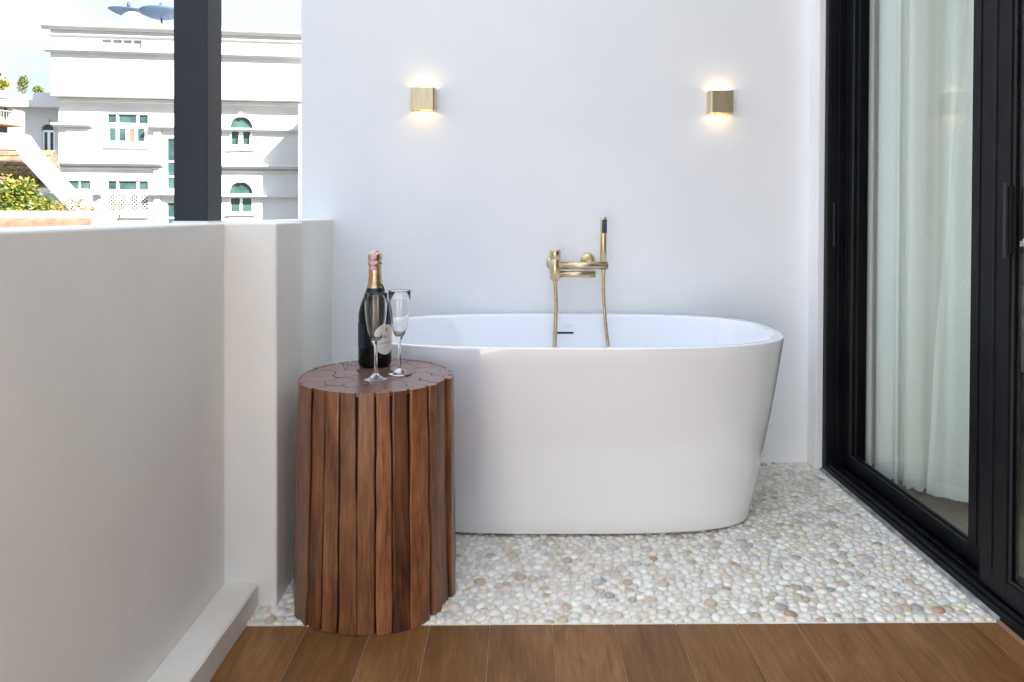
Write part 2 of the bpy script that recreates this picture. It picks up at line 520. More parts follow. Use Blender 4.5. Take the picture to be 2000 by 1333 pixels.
# ------------------------------------------------------------------ bath mixer and hand shower
FY = 2.669
fx = thing('bath_mixer', (.2, D, .78), 'brushed brass wall mixer with spout, mounted above the bathtub', 'faucet')
m = MB(); m.lathe([(.0,.0),(.0185,.0),(.0195,.001),(.0195,.073),(.0185,.0745),(.0185,.0765),(.0195,.078)], .137, FY, .729, 40)
m.build('body', M_brass, fx, world=True)
m = MB(); m.lathe([(.0195,.0),(.0202,.0008),(.0202,.030),(.0190,.0325),(0,.0325)], .137, FY, .8075, 40)
h_ = m.build('handle_cap', M_brass, fx, world=True)
hm = MB(); hm.lathe([(0,0),(.0035,0),(.0035,.0025),(0,.0025)], 0, 0, 0, 12)
hm.v = [(.142+x, FY-.0195-z+0.0005, .826+y) for x, y, z in hm.v]
hm.v = [(p[0]-.0, p[1], p[2]) for p in hm.v]
o = hm.build('pin_hole_dark', M_dark, h_); o.location = (-.2, -D, -.78)  # dark disc painted in for the shaded hole of the lever pin
MB().tube([(.150,FY,.781),(.335,FY,.781)], .0142, 24).build('bar', M_brass, fx, world=True)
MB().tube([(.150,FY,.7485),(.2875,FY,.7485)], .0122, 24).build('spout', M_brass, fx, world=True)
MB().tube([(.272,FY+.001,.735),(.272,FY+.001,.7385)], .0075, 16).build('aerator', M_brass, fx, world=True)
for fxx, fz, rad in ((.268, .795, .029), (.135, .785, .029)):
    m = MB()
    m.tube([(fxx,D-.0005,fz),(fxx,D-.006,fz),(fxx,D-.012,fz),(fxx,D-.017,fz)], [rad,rad,rad*.86,rad*.55], 32)
    m.tube([(fxx,D-.014,fz),(fxx,D-.05,fz-.006),(fxx,FY,fz-.012)], .0115, 20)
    m.build('wall_flange', M_brass, fx, world=True)
m = MB(); m.tube([(.137,FY,.7295),(.137,FY,.7245),(.137,FY,.722),(.137,FY,.714)], [.0085,.0105,.0105,.0085], 20)
m.build('hose_nut', M_brass, fx, world=True)
m = MB(); m.tube([(.3185,FY,.7675),(.3185,FY,.762),(.3185,FY,.750)], [.0095,.0095,.0075], 20)
m.build('holder_nut', M_brass, fx, world=True)
sh = thing('hand_shower', (.318, FY, .79), 'slim brass stick hand shower with dark spray face standing in its holder', 'shower head')
m = MB(); m.lathe([(0,0),(.0118,0),(.0125,.001),(.0125,.168),(.0118,.1695),(0,.1695)], .318, FY, .7945, 32)
m.build('handle', M_brass, sh, world=True)
M_spray = noisy(mat('spray_face_rubber', (.05,.07,.085), .5), 200, (.035,.05,.065), (.07,.095,.115), bump=.6, bscale=500)
m = MB(); rs = []
for a_ in range(13):
    t = math.radians(-125+a_*110/12)
    rs.append([(.318+.0131*math.cos(t), FY+.0131*math.sin(t), .7945+.110), (.318+.0131*math.cos(t), FY+.0131*math.sin(t), .7945+.160),
               (.318+.0118*math.cos(t), FY+.0118*math.sin(t), .7945+.160), (.318+.0118*math.cos(t), FY+.0118*math.sin(t), .7945+.110)])
m.rings(rs, smooth=False, cap0=True, cap1=True)
m.build('spray_face', M_spray, sh, world=True)
def hose(path, label, ribbed):
    P = catmull(path, 40 if ribbed else 14)
    rad = [.0066+(.0007 if (i % 2) else 0) for i in range(len(P))] if ribbed else .0062
    o = MB().tube([(p-Vector(path[0])) for p in P], rad, 12).build('shower_hose', M_brassh)
    o.location = path[0]
    return tag(o, label, 'hose', 'brass shower hoses')
hose([(.137,FY,.716),(.1385,FY-.001,.69),(.141,FY-.004,.64),(.1395,FY-.01,.57),(.136,FY-.025,.50),(.136,FY-.06,.40),(.16,FY-.11,.30),(.21,FY-.18,.205),(.30,FY-.30,.135)], 'ribbed brass hose hanging from the mixer body into the bathtub', True)
hose([(.3185,FY,.752),(.3185,FY-.001,.70),(.3215,FY-.004,.63),(.328,FY-.012,.55),(.336,FY-.025,.48),(.345,FY-.055,.40),(.37,FY-.11,.29),(.39,FY-.2,.19),(.40,FY-.32,.13)], 'smooth brass hose hanging below the hand shower into the bathtub', False)

# ------------------------------------------------------------------ wall sconces
M_led = bpy.data.materials.new('warm_led'); M_led.use_nodes = True
_n = M_led.node_tree.nodes; _n.clear()
_e = _n.new('ShaderNodeEmission'); _o = _n.new('ShaderNodeOutputMaterial')
_e.inputs['Color'].default_value = (1.0, .74, .42, 1); _e.inputs['Strength'].default_value = 3.4
M_led.node_tree.links.new(_e.outputs[0], _o.inputs['Surface'])
def sconce(x, z, flap_up, label):
    w, d, h = .047, .05, .086
    t = thing('wall_lamp', (x, D, z), label, 'lamp', 'brass wall lamps above the bathtub')
    def outline(ins, r):
        pts = [(w-ins, -.0003)]
        for k in range(7):
            a = k/6*PI/2; pts.append((w-ins-r+r*math.cos(a), -(d-ins-r)-r*math.sin(a)))
        for k in range(7):
            a = PI/2+k/6*PI/2; pts.append((-(w-ins-r)+r*math.cos(a), -(d-ins-r)-r*math.sin(a)))
        pts.append((-(w-ins), -.0003))
        return pts
    A, B = outline(0, .010), outline(.0020, .008)
    n = len(A); m = MB()
    vs = [(p[0], p[1], zz) for P in (A, B) for zz in (-h/2, h/2) for p in P]
    fs = []
    for i in range(n-1):
        fs.append((i, i+1, n+i+1, n+i)); fs.append((2*n+i+1, 2*n+i, 3*n+i, 3*n+i+1))
        fs.append((n+i, n+i+1, 3*n+i+1, 3*n+i)); fs.append((i+1, i, 2*n+i, 2*n+i+1))
    m.add(vs, fs, 0, False)
    m.build('housing', M_brass, t)
    MB().box(-w+.004, w-.004, -.006, -.0006, -h/2+.004, h/2-.004).build('back_plate', M_brass, t)
    MB().box(-.026, .026, -.041, -.010, -.024, .024).build('led_block', M_brass, t)
    for s_ in (-1, 1):
        m = MB()
        zz = s_*.0262
        m.box(-.022, .022, -.037, -.013, min(zz, zz-s_*.002), max(zz, zz-s_*.002))
        m.build('led_lens', M_led, t)
    # hinged shutter tab that narrows one of the two beams
    s_ = 1 if flap_up else -1
    m = MB(); y0 = -.0440
    prof = [(-.026,0),(-.026,.0085),(-.022,.0125),(.022,.0125),(.026,.0085),(.026,0),(.023,0),(.023,.008),(.0205,.0102),(-.0205,.0102),(-.023,.008),(-.023,0)]
    q = len(prof)
    vs = [(px, y0, s_*(h/2-.004+pz+.004*(pz > 0))) for px, pz in prof]+[(px, y0-.0025, s_*(h/2-.004+pz+.004*(pz > 0))) for px, pz in prof]
    fs = [(k, (k+1) % q, q+(k+1) % q, q+k) for k in range(q)]
    for k in range(5): fs += [(k, k+1, 10-k, 11-k), (q+k, q+11-k, q+10-k, q+k+1)]
    m.add(vs, fs)
    m.build('shutter_tab', M_brass, t)
    return t
sconce(-.369, 1.412, True, 'brass wall lamp with its tab raised, nearer the black post')
sconce(.777, 1.408, False, 'brass wall lamp with its tab lowered, nearer the sliding door')

# ------------------------------------------------------------------ slatted side table
TX, TY, TH = -.367, 1.839, .56
tab = thing('side_table', (TX, TY, 0), 'round side table of dark vertical timber slats with a cracked top', 'table')
rt = random.Random(5)
start = math.radians(-168.7)
bounds = [78,100,157,212,275,350,425,490,563,648,697,745,770,780]   # uneven slats that face the camera, seen flat
fr_ang = [math.acos(max(-1, min(1, (429-b)/351))) for b in bounds]
fr_ang[1] = max(fr_ang[1], .33)
widths = [fr_ang[k+1]-fr_ang[k] for k in range(len(bounds)-1)]
back = [rt.uniform(.16, .26) for _ in range(15)]
bs = PI/sum(back); widths += [b*bs for b in back]
cur = start
RI = .1865
for i, w_ in enumerate(widths):
    span = w_; a0, a1 = cur, cur+span; cur = a1
    ac = (a0+a1)/2
    gap = rt.uniform(.0014, .0034)
    er = rt.uniform(-.006, .005); drift = rt.uniform(-.004, .004)
    half0 = .1955*math.tan(span/2)-gap
    m = MB(); rs = []
    nz = 9
    for k in range(nz):
        tz = k/(nz-1)
        z = .0+rt.uniform(0, .002)*(k == 0)+tz*TH
        R = .2055-.009*tz+er+rt.uniform(-.0014, .0014)+.002*math.sin(3*tz+i)
        wl_, wr_ = half0+rt.uniform(-.0019, .0008)+.0025*(1-tz), half0+rt.uniform(-.0019, .0008)+.0025*(1-tz)
        off = drift*(1-tz)
        b_ = .0022
        sec = [(RI-.002, -wl_*.80), (R-b_*1.6, -wl_), (R-b_*.45, -wl_+b_*.5), (R, -wl_+b_*1.5), (R+.0006, 0), (R, wr_-b_*1.5), (R-b_*.45, wr_-b_*.5), (R-b_*1.6, wr_), (RI-.002, wr_*.80)]
        if k == nz-1: sec = [(r_-.0012*(r_ > RI), s_) for r_, s_ in sec]
        ca, sa = math.cos(ac), math.sin(ac)
        rs.append([(r_*ca-(s_+off)*sa, r_*sa+(s_+off)*ca, z) for r_, s_ in sec])
    m.rings(rs, smooth=False, cap0=True)
    o_ = len(m.v)-9
    m.f.append(tuple(range(o_, o_+9))); m.m.append(1); m.sm.append(False)
    m.build('slat', [M_slat, M_top], tab)
MB().lathe([(0,.004),(.192,.004),(.1825,TH-.012),(0,TH-.012)], 0, 0, 0, 48).build('core', M_dark, tab)
# broken pieces that make up the top
pts = []
while len(pts) < 30:
    q = (rt.uniform(-.18, .18), rt.uniform(-.18, .18))
    if math.hypot(*q) < .178 and all(math.hypot(q[0]-p[0], q[1]-p[1]) > .04 for p in pts): pts.append(q)
    if rt.random() < .0002: break
for p in pts:
    poly = [(RI*math.cos(2*PI*k/72), RI*math.sin(2*PI*k/72)) for k in range(72)]
    for q in pts:
        if q == p: continue
        dx, dy = q[0]-p[0], q[1]-p[1]; d_ = math.hypot(dx, dy); nx, ny = dx/d_, dy/d_
        mx_, my_ = (p[0]+q[0])/2, (p[1]+q[1])/2
        g = .0006
        out = []
        for k in range(len(poly)):
            a, b = poly[k], poly[(k+1) % len(poly)]
            da, db = (a[0]-mx_)*nx+(a[1]-my_)*ny+g, (b[0]-mx_)*nx+(b[1]-my_)*ny+g
            if da <= 0: out.append(a)
            if (da < 0) != (db < 0):
                t = da/(da-db); out.append((a[0]+(b[0]-a[0])*t, a[1]+(b[1]-a[1])*t))
        poly = out
        if len(poly) < 3: break
    if len(poly) < 3: continue
    # ragged edges: subdivide the long sides and displace by shared noise
    fine = []
    for k in range(len(poly)):
        a, b = poly[k], poly[(k+1) % len(poly)]
        nseg = max(1, int(math.hypot(b[0]-a[0], b[1]-a[1])/.007))
        for j in range(nseg):
            t = j/nseg; fine.append((a[0]+(b[0]-a[0])*t, a[1]+(b[1]-a[1])*t))
    def wob(x, y):
        return (.0035*math.sin(x*130+2.1*math.sin(y*90))+.0018*math.sin(y*310+x*170), .0035*math.sin(y*125+2.3*math.sin(x*85))+.0018*math.sin(x*290-y*150))
    cxp = sum(q[0] for q in fine)/len(fine); cyp = sum(q[1] for q in fine)/len(fine)
    open_ = rt.choice((0, 0, .0003, .0006, .0015))
    res = []
    for x, y in fine:
        edge = math.hypot(x, y) > RI-.001
        wx, wy = (0, 0) if edge else wob(x, y)
        dx, dy = cxp-x, cyp-y; d_ = math.hypot(dx, dy) or 1
        res.append((x+wx+dx/d_*open_, y+wy+dy/d_*open_))
    hz = TH-.0006+rt.uniform(-.0006, .0004)
    MB().prism(res, TH-.011, hz).build('top_piece', M_top, tab)

# ------------------------------------------------------------------ sparkling wine bottle
BX, BY, BZ = -.3925, 1.948, TH+.0006
M_bottle = mat('dark_green_glass', (.002,.0035,.003), .05, Specular_IOR_Level=.35)
M_foil = noisy(mat('gold_foil', (.78,.52,.24), .3, 1), 60, (.66,.44,.22), (.80,.58,.36), bump=.5, bscale=160, bdist=.0012, rough=(.22,.42))
M_neck = mat('neck_label_paper', (.006,.014,.014), .3)
M_paper = noisy(mat('label_paper', (.78,.76,.72), .5), 40, (.74,.72,.67), (.82,.80,.77))
M_navy = noisy(mat('navy_label', (.008,.016,.035), .35), 120, (.006,.012,.028), (.014,.028,.055), stretch=(4,4,.5))
M_pink = noisy(mat('pink_paper', (.75,.42,.55), .6), 300, (.70,.36,.52), (.80,.50,.62))
M_ink = mat('grey_ink', (.10,.10,.12), .5)
M_gold = mat('gold_ink', (.65,.42,.12), .4, .4)
M_whiteink = mat('white_ink', (.75,.77,.8), .5)
bt = thing('champagne_bottle', (BX, BY, BZ), 'dark sparkling wine bottle with gold foil neck on the timber side table', 'bottle')
BR = .0448
prof = [(0,.004),(.03,.001),(.040,.0005),(.0435,.004),(BR,.010),(BR,.122),(.0440,.142),(.0405,.160),(.0345,.178),(.0275,.194),(.0218,.208),(.0182,.222),(.0162,.238),(.0152,.256),(.0146,.285),(.0145,.292),(0,.292)]
MB().lathe(prof, n=48).build('glass_body', M_bottle, bt)
fo = [(.0216,.2125),(.0196,.2190),(.0180,.2270),(.0170,.2380),(.0161,.2540),(.0157,.2700),(.0160,.2735),(.0186,.2755),(.0190,.2790),(.0183,.2820),(.0163,.2845),(.0162,.2870),(.0178,.2895),(.0181,.2960),(.0176,.3030),(.0160,.3065),(.0120,.3090),(.006,.3100),(.0005,.3102)]
m = MB()
rs = []
for r_, z in fo:
    rs.append([((r_+.0007+(.0005*math.sin(i*5+z*400)+.0004*math.sin(i*2.3))*(z > .25))*math.cos(2*PI*i/40), (r_+.0007+.0004*math.sin(i*3+z*300)*(z > .25))*math.sin(2*PI*i/40), z) for i in range(40)])
m.rings(rs, cap1=True)
m.build('foil', M_foil, bt)
def neck_r(z):
    for (r0, z0), (r1, z1) in zip(prof, prof[1:]):
        if z0 <= z <= z1 and z1 > z0: return r0+(r1-r0)*(z-z0)/(z1-z0)
    return .0145
m = MB(); m.lathe([(neck_r(z)+.0011, z) for z in (.1985,.2035,.2085,.2135)], n=48)
nl = m.build('neck_label', M_neck, bt)
for z in (.1985, .2130):
    MB().lathe([(neck_r(z)+.0013, z), (neck_r(z+.001)+.0014, z+.001)], n=48).build('gold_line', M_gold, nl)
m = MB()
tg = [(.019,-.008,.2235),(.023,-.009,.2195),(.0262,-.0085,.212),(.0285,-.008,.203)]
for k in range(3):
    a, b = Vector(tg[k]), Vector(tg[k+1])
    m.add([a, b, b+Vector((-.0035,-.004,.0005)), a+Vector((-.0035,-.004,.0005)), a+Vector((0,0,.0008)), b+Vector((.0008,0,.0005)), b+Vector((-.003,-.004,.001)), a+Vector((-.0035,-.004,.0013))],
          [(0,1,2,3),(4,7,6,5),(0,4,5,1),(2,6,7,3),(1,5,6,2),(0,3,7,4)])
m.build('neck_tag', M_neck, bt)
# revenue strip folded over the cork
def foil_r(z):
    for (r0, z0), (r1, z1) in zip(fo, fo[1:]):
        if z0 <= z <= z1: return r0+(r1-r0)*(z-z0)/(z1-z0)
    return 0
m = MB(); path = [(foil_r(z)+.0022, z) for z in [.262+.0025*k for k in range(17)]]+[(.016,.3088),(.009,.3116),(.0,.3124),(-.009,.3112),(-.0155,.308)]
a_s = math.radians(-97); dirv = Vector((math.cos(a_s), math.sin(a_s), 0)); sid = Vector((-math.sin(a_s), math.cos(a_s), 0))
vs, fs = [], []
for r_, z in path:
    for q in (-.0068, .0068): vs.append(dirv*r_+sid*q+Vector((0,0,z)))
    for q in (-.0068, .0068): vs.append(dirv*(r_-.0005)+sid*q+Vector((0,0,z-.0002)))
for k in range(len(path)-1):
    o_ = 4*k; fs += [(o_,o_+1,o_+5,o_+4),(o_+2,o_+6,o_+7,o_+3),(o_,o_+4,o_+6,o_+2),(o_+1,o_+3,o_+7,o_+5)]
m.add(vs, fs, 0, True); m.build('pink_strip', M_pink, bt)
def wrap(u, z, lift, a0): return ((BR+lift)*math.cos(a0+u/BR), (BR+lift)*math.sin(a0+u/BR), z)
A_L = math.radians(-38)                                 # the oval label faces right of the camera
m = MB(); rs = []; cz = .0755
for sc_ in (1, .8, .6, .4, .2, .02):
    rs.append([wrap(.036*sc_*math.cos(2*PI*k/56), cz+.0405*sc_*math.sin(2*PI*k/56), .0006, A_L) for k in range(56)])
m.rings(rs, cap1=True)
lab = m.build('front_label', M_paper, bt)
def text_mesh(body, size, a0, u0, z0, lift, rot=0, shear=0):
    cu = bpy.data.curves.new('txt', 'FONT'); cu.body = body; cu.size = size; cu.shear = shear; cu.align_x = 'CENTER'; cu.align_y = 'CENTER'; cu.resolution_u = 2
    ob = bpy.data.objects.new('txt', cu); COL.objects.link(ob)
    dg = bpy.context.evaluated_depsgraph_get(); me = bpy.data.meshes.new_from_object(ob.evaluated_get(dg))
    mb = MB(); c, s_ = math.cos(rot), math.sin(rot)
    vs = [wrap(u0+v.co.x*c-v.co.y*s_, z0+v.co.x*s_+v.co.y*c, lift, a0) for v in me.vertices]
    mb.add(vs, [tuple(p.vertices) for p in me.polygons])
    bpy.data.objects.remove(ob); bpy.data.curves.remove(cu); bpy.data.meshes.remove(me)
    return mb
text_mesh('PRU', .0125, A_L, -.003, .082, .0011).build('lettering', M_ink, lab)
def squiggle(u0, u1, z, amp, nw, w_=.0007):
    mb = MB(); vs, fs = [], []; n_ = nw*8
    for k in range(n_+1):
        t = k/n_; u = u0+(u1-u0)*t+.0015*math.sin(2*PI*nw*t+1); zz = z+.004*t+amp*math.sin(2*PI*nw*t)*(.5+.5*math.cos(2.7*t*PI+.4))
        vs += [wrap(u, zz-w_, .0010, A_L), wrap(u, zz+w_, .0010, A_L)]
    for k in range(n_): fs.append((2*k, 2*k+2, 2*k+3, 2*k+1))
    return mb.add(vs, fs)
squiggle(-.023, .018, .0655, .0042, 6).build('script_line', M_ink, lab)
squiggle(-.010, .016, .0545, .0018, 5, .0005).build('gold_script', M_gold, lab)
m = MB(); m.rings([[wrap(.001+.0048*s_*math.cos(2*PI*k/20), .1015+.0058*s_*math.sin(2*PI*k/20), .0010, A_L) for k in range(20)] for s_ in (1,.5,.1)], cap1=True)
m.build('gold_emblem', M_gold, lab)
A_B = math.radians(-146)                                # navy back label on the left flank
m = MB(); rs = []
for k in range(13):
    u = -.024+.048*k/12; rs.append([wrap(u, .052, .0006, A_B), wrap(u, .117, .0006, A_B)])
vs = [p for r_ in rs for p in r_]
m.add(vs, [(2*k, 2*k+2, 2*k+3, 2*k+1) for k in range(12)], 0, True)
bl = m.build('back_label', M_navy, bt)
for k, (z, hh) in enumerate(((.111,.005),(.1035,.003),(.095,.0022),(.088,.004),(.0815,.002),(.0765,.004),(.068,.0025),(.040,.0045),(.033,.0025))):
    u = -.013; m = MB()
    m.add([wrap(u-.0028, z-hh/2, .0011, A_B), wrap(u+.0030, z-hh/2, .0011, A_B), wrap(u+.0030, z+hh/2, .0011, A_B), wrap(u-.0028, z+hh/2, .0011, A_B)], [(0,1,2,3)])
    m.build('white_print', M_whiteink, bl)
m = MB()
for k in range(9):
    z = .058+k*.006
    m.add([wrap(-.004, z, .0011, A_B), wrap(.020-.003*(k % 3), z, .0011, A_B), wrap(.020-.003*(k % 3), z+.0011, .0011, A_B), wrap(-.004, z+.0011, .0011, A_B)], [(0,1,2,3)])
tag(m.build('small_print', mat('blue_ink', (.05,.09,.14), .5), bl), kind='stuff')

# ------------------------------------------------------------------ champagne flutes
M_glass = mat('clear_glass', (.985,.99,.99), 0.0, Transmission_Weight=1.0, IOR=1.46)
def flute(x, y, hgt, label):
    t = thing('champagne_flute', (x, y, TH+.0005), label, 'glass', 'champagne flutes on the side table')
    k = hgt/.215
    outer = [(0,.0),(.0312,.0),(.0324,.0008),(.0320,.0018),(.022,.0042),(.012,.0082),(.0062,.0135),(.0044,.022),(.0038,.040),(.0038,.066),(.0046,.082),(.0080,.0925),(.0130,.101),(.0185,.115),(.0232,.138),(.0262,.163),(.0278,.188),(.0288,.2135),(.0284,.215)]
    inner = [(.0280,.2147),(.0271,.188),(.0255,.163),(.0225,.1385),(.0178,.1157),(.0120,.1035),(.0062,.0985),(0,.0975)]
    bowl = [(r_, z*k) for r_, z in outer+inner]
    m = MB(); m.lathe([p for p in bowl], n=48)
    # close the poles
    o = m.build('glass_shell', M_glass, t)
    bm = bmesh.new(); bm.from_mesh(o.data); bmesh.ops.remove_doubles(bm, verts=bm.verts, dist=1e-6)
    bmesh.ops.dissolve_degenerate(bm, edges=bm.edges, dist=1e-7); bmesh.ops.recalc_face_normals(bm, faces=bm.faces)
    bm.to_mesh(o.data); bm.free()
    return t
flute(-.3570, 1.7830, .2150, 'clear champagne flute standing in front of the bottle')
flute(-.3085, 1.8450, .2160, 'clear champagne flute standing to the right of the bottle')

# ------------------------------------------------------------------ sliding glass door
def pane_material(name, tint):
    m = bpy.data.materials.new(name); m.use_nodes = True
    n = m.node_tree.nodes; n.clear()
    out = n.new('ShaderNodeOutputMaterial'); mix = n.new('ShaderNodeMixShader'); tr = n.new('ShaderNodeBsdfTransparent'); gl = n.new('ShaderNodeBsdfGlossy'); lw = n.new('ShaderNodeLayerWeight'); pw = n.new('ShaderNodeMath'); fr = n.new('ShaderNodeMapRange')
    lw.inputs['Blend'].default_value = .5; pw.operation = 'POWER'; pw.inputs[1].default_value = 5
    fr.inputs['To Min'].default_value = .04; fr.inputs['To Max'].default_value = 1
    m.node_tree.links.new(lw.outputs['Facing'], pw.inputs[0]); m.node_tree.links.new(pw.outputs[0], fr.inputs['Value'])
    tr.inputs[0].default_value = (*tint, 1); gl.inputs['Roughness'].default_value = .0
    l = m.node_tree.links
    l.new(fr.outputs[0], mix.inputs[0]); l.new(tr.outputs[0], mix.inputs[1]); l.new(gl.outputs[0], mix.inputs[2]); l.new(mix.outputs[0], out.inputs[0])
    return m
M_pane = pane_material('door_glass', (.965,.995,.978))
dr = thing('sliding_door', (XT, 1.5, 0), 'black framed sliding glass door beside the bathtub and pebble floor', 'door')
dy0, dy1, ztop = -.98, 2.690, 2.36
m = MB()
m.box(XT, 1.315, dy1-.030, dy1, 0, ztop)                # far jamb with its tracks
for x0, x1, yy in ((XT+.004, XT+.010, .036), (1.195, 1.203, .042), (1.232, 1.240, .046), (1.268, 1.276, .042)):
    m.box(x0, x1, dy1-yy, dy1-.0301, .03, ztop-.03)
m.box(XT, 1.315, dy0, dy0+.04, 0, ztop)
m.build('jamb', M_black, dr, bevel=.0015, world=True)
MB().box(XT, 1.315, dy0, dy1, ztop+.001, 2.5).build('head_frame', M_black, dr, world=True)
m = MB()
m.box(XT, 1.315, dy0+.041, dy1-.031, -.0115, .028)
for x0 in (1.168, 1.196, 1.232, 1.268, 1.300): m.box(x0, x0+.007, dy0+.041, dy1-.05, .0281, .040)
m.build('bottom_track', M_black, dr, bevel=.001, seg=1, world=True)
def sash(x0, x1, ya, yb, sa, sb, zr, name='sash'):
    m = MB(); z0, z1 = .041, ztop-.006
    m.box(x0, x1, ya, ya+sa, z0, z1); m.box(x0, x1, yb-sb, yb, z0, z1)
    m.box(x0, x1, ya+sa+.0002, yb-sb-.0002, z0, zr); m.box(x0, x1, ya+sa+.0002, yb-sb-.0002, z1-.07, z1)
    for (a, b) in ((ya+sa*.45, ya+sa*.52), (yb-sb*.5, yb-sb*.42)): m.box(x0-.0022, x0-.0001, a, b, z0+.05, z1)
    s_ = m.build(name, M_black, dr, bevel=.0015, world=True)
    g = MB(); xm = (x0+x1)/2
    g.box(xm-.003, xm+.003, ya+sa-.004, yb-sb+.004, zr-.004, z1-.066)
    gl = g.build('glass_pane', M_pane, s_); gl.location = (-XT, -1.5, 0)
    gk = MB(); q = .006
    for xx in (x0+.006, x1-.006-.004):
        gk.box(xx, xx+.004, ya+sa+.0001, ya+sa+q, zr+.0001, z1-.0701); gk.box(xx, xx+.004, yb-sb-q, yb-sb-.0001, zr+.0001, z1-.0701)
        gk.box(xx, xx+.004, ya+sa+q, yb-sb-q, zr+.0001, zr+q)
    k_ = gk.build('gasket', mat('gasket_rubber', (.02,.02,.022), .7), s_); k_.location = (-XT, -1.5, 0)
    return s_
sash(1.222, 1.258, 1.835, 2.658, .068, .050, .080)
sb_ = sash(1.180, 1.212, .86, 1.790, .095, .098, .092)
m = MB(); m.box(1.166, 1.1795, 1.672, 1.694, .885, 1.047)
h1 = m.build('pull_handle', M_black, dr, bevel=.003, world=True)
m = MB(); m.box(1.155, 1.1655, 1.6760, 1.6815, .875, 1.056)
M_alu = mat('worn_handle_metal', (.03,.03,.033), .45, .3)
o = m.build('grip', M_alu, h1, bevel=.003); o.location = (-XT, -1.5, 0)
m = MB()
m.box(1.1695, 1.1798, 1.6375, 1.6425, .905, .918); m.box(1.166, 1.1798, 1.6220, 1.6290, .906, .924)
m.build('lock_pin', mat('lock_steel', (.6,.58,.55), .3, 1), dr, bevel=.001, world=True)
m = MB(); m.box(1.176, 1.1795, dy1-.052, dy1-.046, .86, 1.02); m.build('catch_plate', M_alu, dr, world=True)
m = MB(); rs = []
for i in range(70):
    y = DB+(2.69-DB)*i/69; e = XT-.010+random.uniform(-.0018, .0018)
    rs.append([(e,y,-.004),(XT-.0005,y,-.004),(XT-.0005,y,.011),(e+.002,y,.0095)])
m.rings(rs, smooth=False, cap0=True, cap1=True)
m.build('sealant_strip', M_sill, dr, world=True)
m = MB(); m.box(XT-.012, XT-.0005, .2, DB-.002, .0006, .004)
m.build('threshold_strip', mat('threshold_wood', (.33,.18,.11), .5), dr, world=True)

# ------------------------------------------------------------------ room behind the door
M_rwall = noisy(mat('room_wall_paint', (.32,.28,.23), .7), 3, (.29,.25,.21), (.35,.31,.26))
tag(MB().box(1.316, 5.2, -1.0, 4.4, -.2, -.006).build('room_floor', M_room_floor), kind='structure')
tag(MB().box(1.34, 5.2, 4.4, 4.5, -.2, 2.6).build('room_wall_far', M_rwall), kind='structure')
tag(MB().box(5.2, 5.3, -1.0, 4.5, -.2, 2.6).build('room_wall_right', M_rwall), kind='structure')
tag(MB().box(1.34, 5.3, -1.1, -1.0, -.2, 2.6).build('room_wall_near', M_rwall), kind='structure')
tag(MB().box(1.34, 5.3, -1.1, 4.5, 2.601, 2.7).build('room_ceiling', M_ceil), kind='structure')
tag(MB().box(1.9005, 1.96, 2.95, 4.399, -.0, 2.6).build('room_wall_left', M_rwall), kind='structure')

M_linen = noisy(mat('white_bed_linen', (.75,.75,.77), .8), 5, (.70,.70,.73), (.80,.80,.82), bump=.5, bscale=14, bdist=.02)
bed = thing('bed', (3.2, 3.1, 0), 'white bed just visible at the far right behind the door glass', 'bed')
MB().box(2.25, 4.3, 2.25, 4.2, .02, .27).build('bed_base', mat('bed_base_fabric', (.10,.08,.07), .8), bed, bevel=.02, world=True)
MB().box(2.22, 4.33, 2.22, 4.22, .271, .50).build('mattress', M_linen, bed, bevel=.05, seg=4, world=True)
MB().box(2.19, 4.35, 2.19, 3.6, .45, .62).build('duvet', M_linen, bed, bevel=.06, seg=4, world=True)

def sheer_material(name, col, clear, trans):
    m = bpy.data.materials.new(name); m.use_nodes = True
    n = m.node_tree.nodes; n.clear(); l = m.node_tree.links
    out = n.new('ShaderNodeOutputMaterial'); d = n.new('ShaderNodeBsdfDiffuse'); t = n.new('ShaderNodeBsdfTranslucent'); c = n.new('ShaderNodeBsdfTransparent')
    d.inputs[0].default_value = (*col, 1); t.inputs[0].default_value = (*col, 1)
    a = n.new('ShaderNodeMixShader'); a.inputs[0].default_value = trans
    l.new(d.outputs[0], a.inputs[1]); l.new(t.outputs[0], a.inputs[2])
    tc_ = n.new('ShaderNodeTexCoord'); mp_ = n.new('ShaderNodeMapping'); mp_.inputs['Scale'].default_value = (60, 60, 14)
    nz = n.new('ShaderNodeTexNoise'); nz.inputs['Scale'].default_value = 6; nz.inputs['Detail'].default_value = 5
    l.new(tc_.outputs['Object'], mp_.inputs[0]); l.new(mp_.outputs[0], nz.inputs['Vector'])
    mr = n.new('ShaderNodeMapRange'); mr.inputs['From Min'].default_value = .3; mr.inputs['From Max'].default_value = .7
    mr.inputs['To Min'].default_value = max(0, clear-.06); mr.inputs['To Max'].default_value = clear+.06
    l.new(nz.outputs['Fac'], mr.inputs['Value'])
    b = n.new('ShaderNodeMixShader')
    l.new(mr.outputs[0], b.inputs[0]); l.new(a.outputs[0], b.inputs[1]); l.new(c.outputs[0], b.inputs[2]); l.new(b.outputs[0], out.inputs[0])
    return m
M_sheer = sheer_material('sheer_voile', (.93,.94,.91), .03, .10)
M_hem = sheer_material('voile_hem', (.93,.94,.92), .0, .1)
M_pinkd = sheer_material('lining_cloth', (.46,.36,.33), .0, .2)
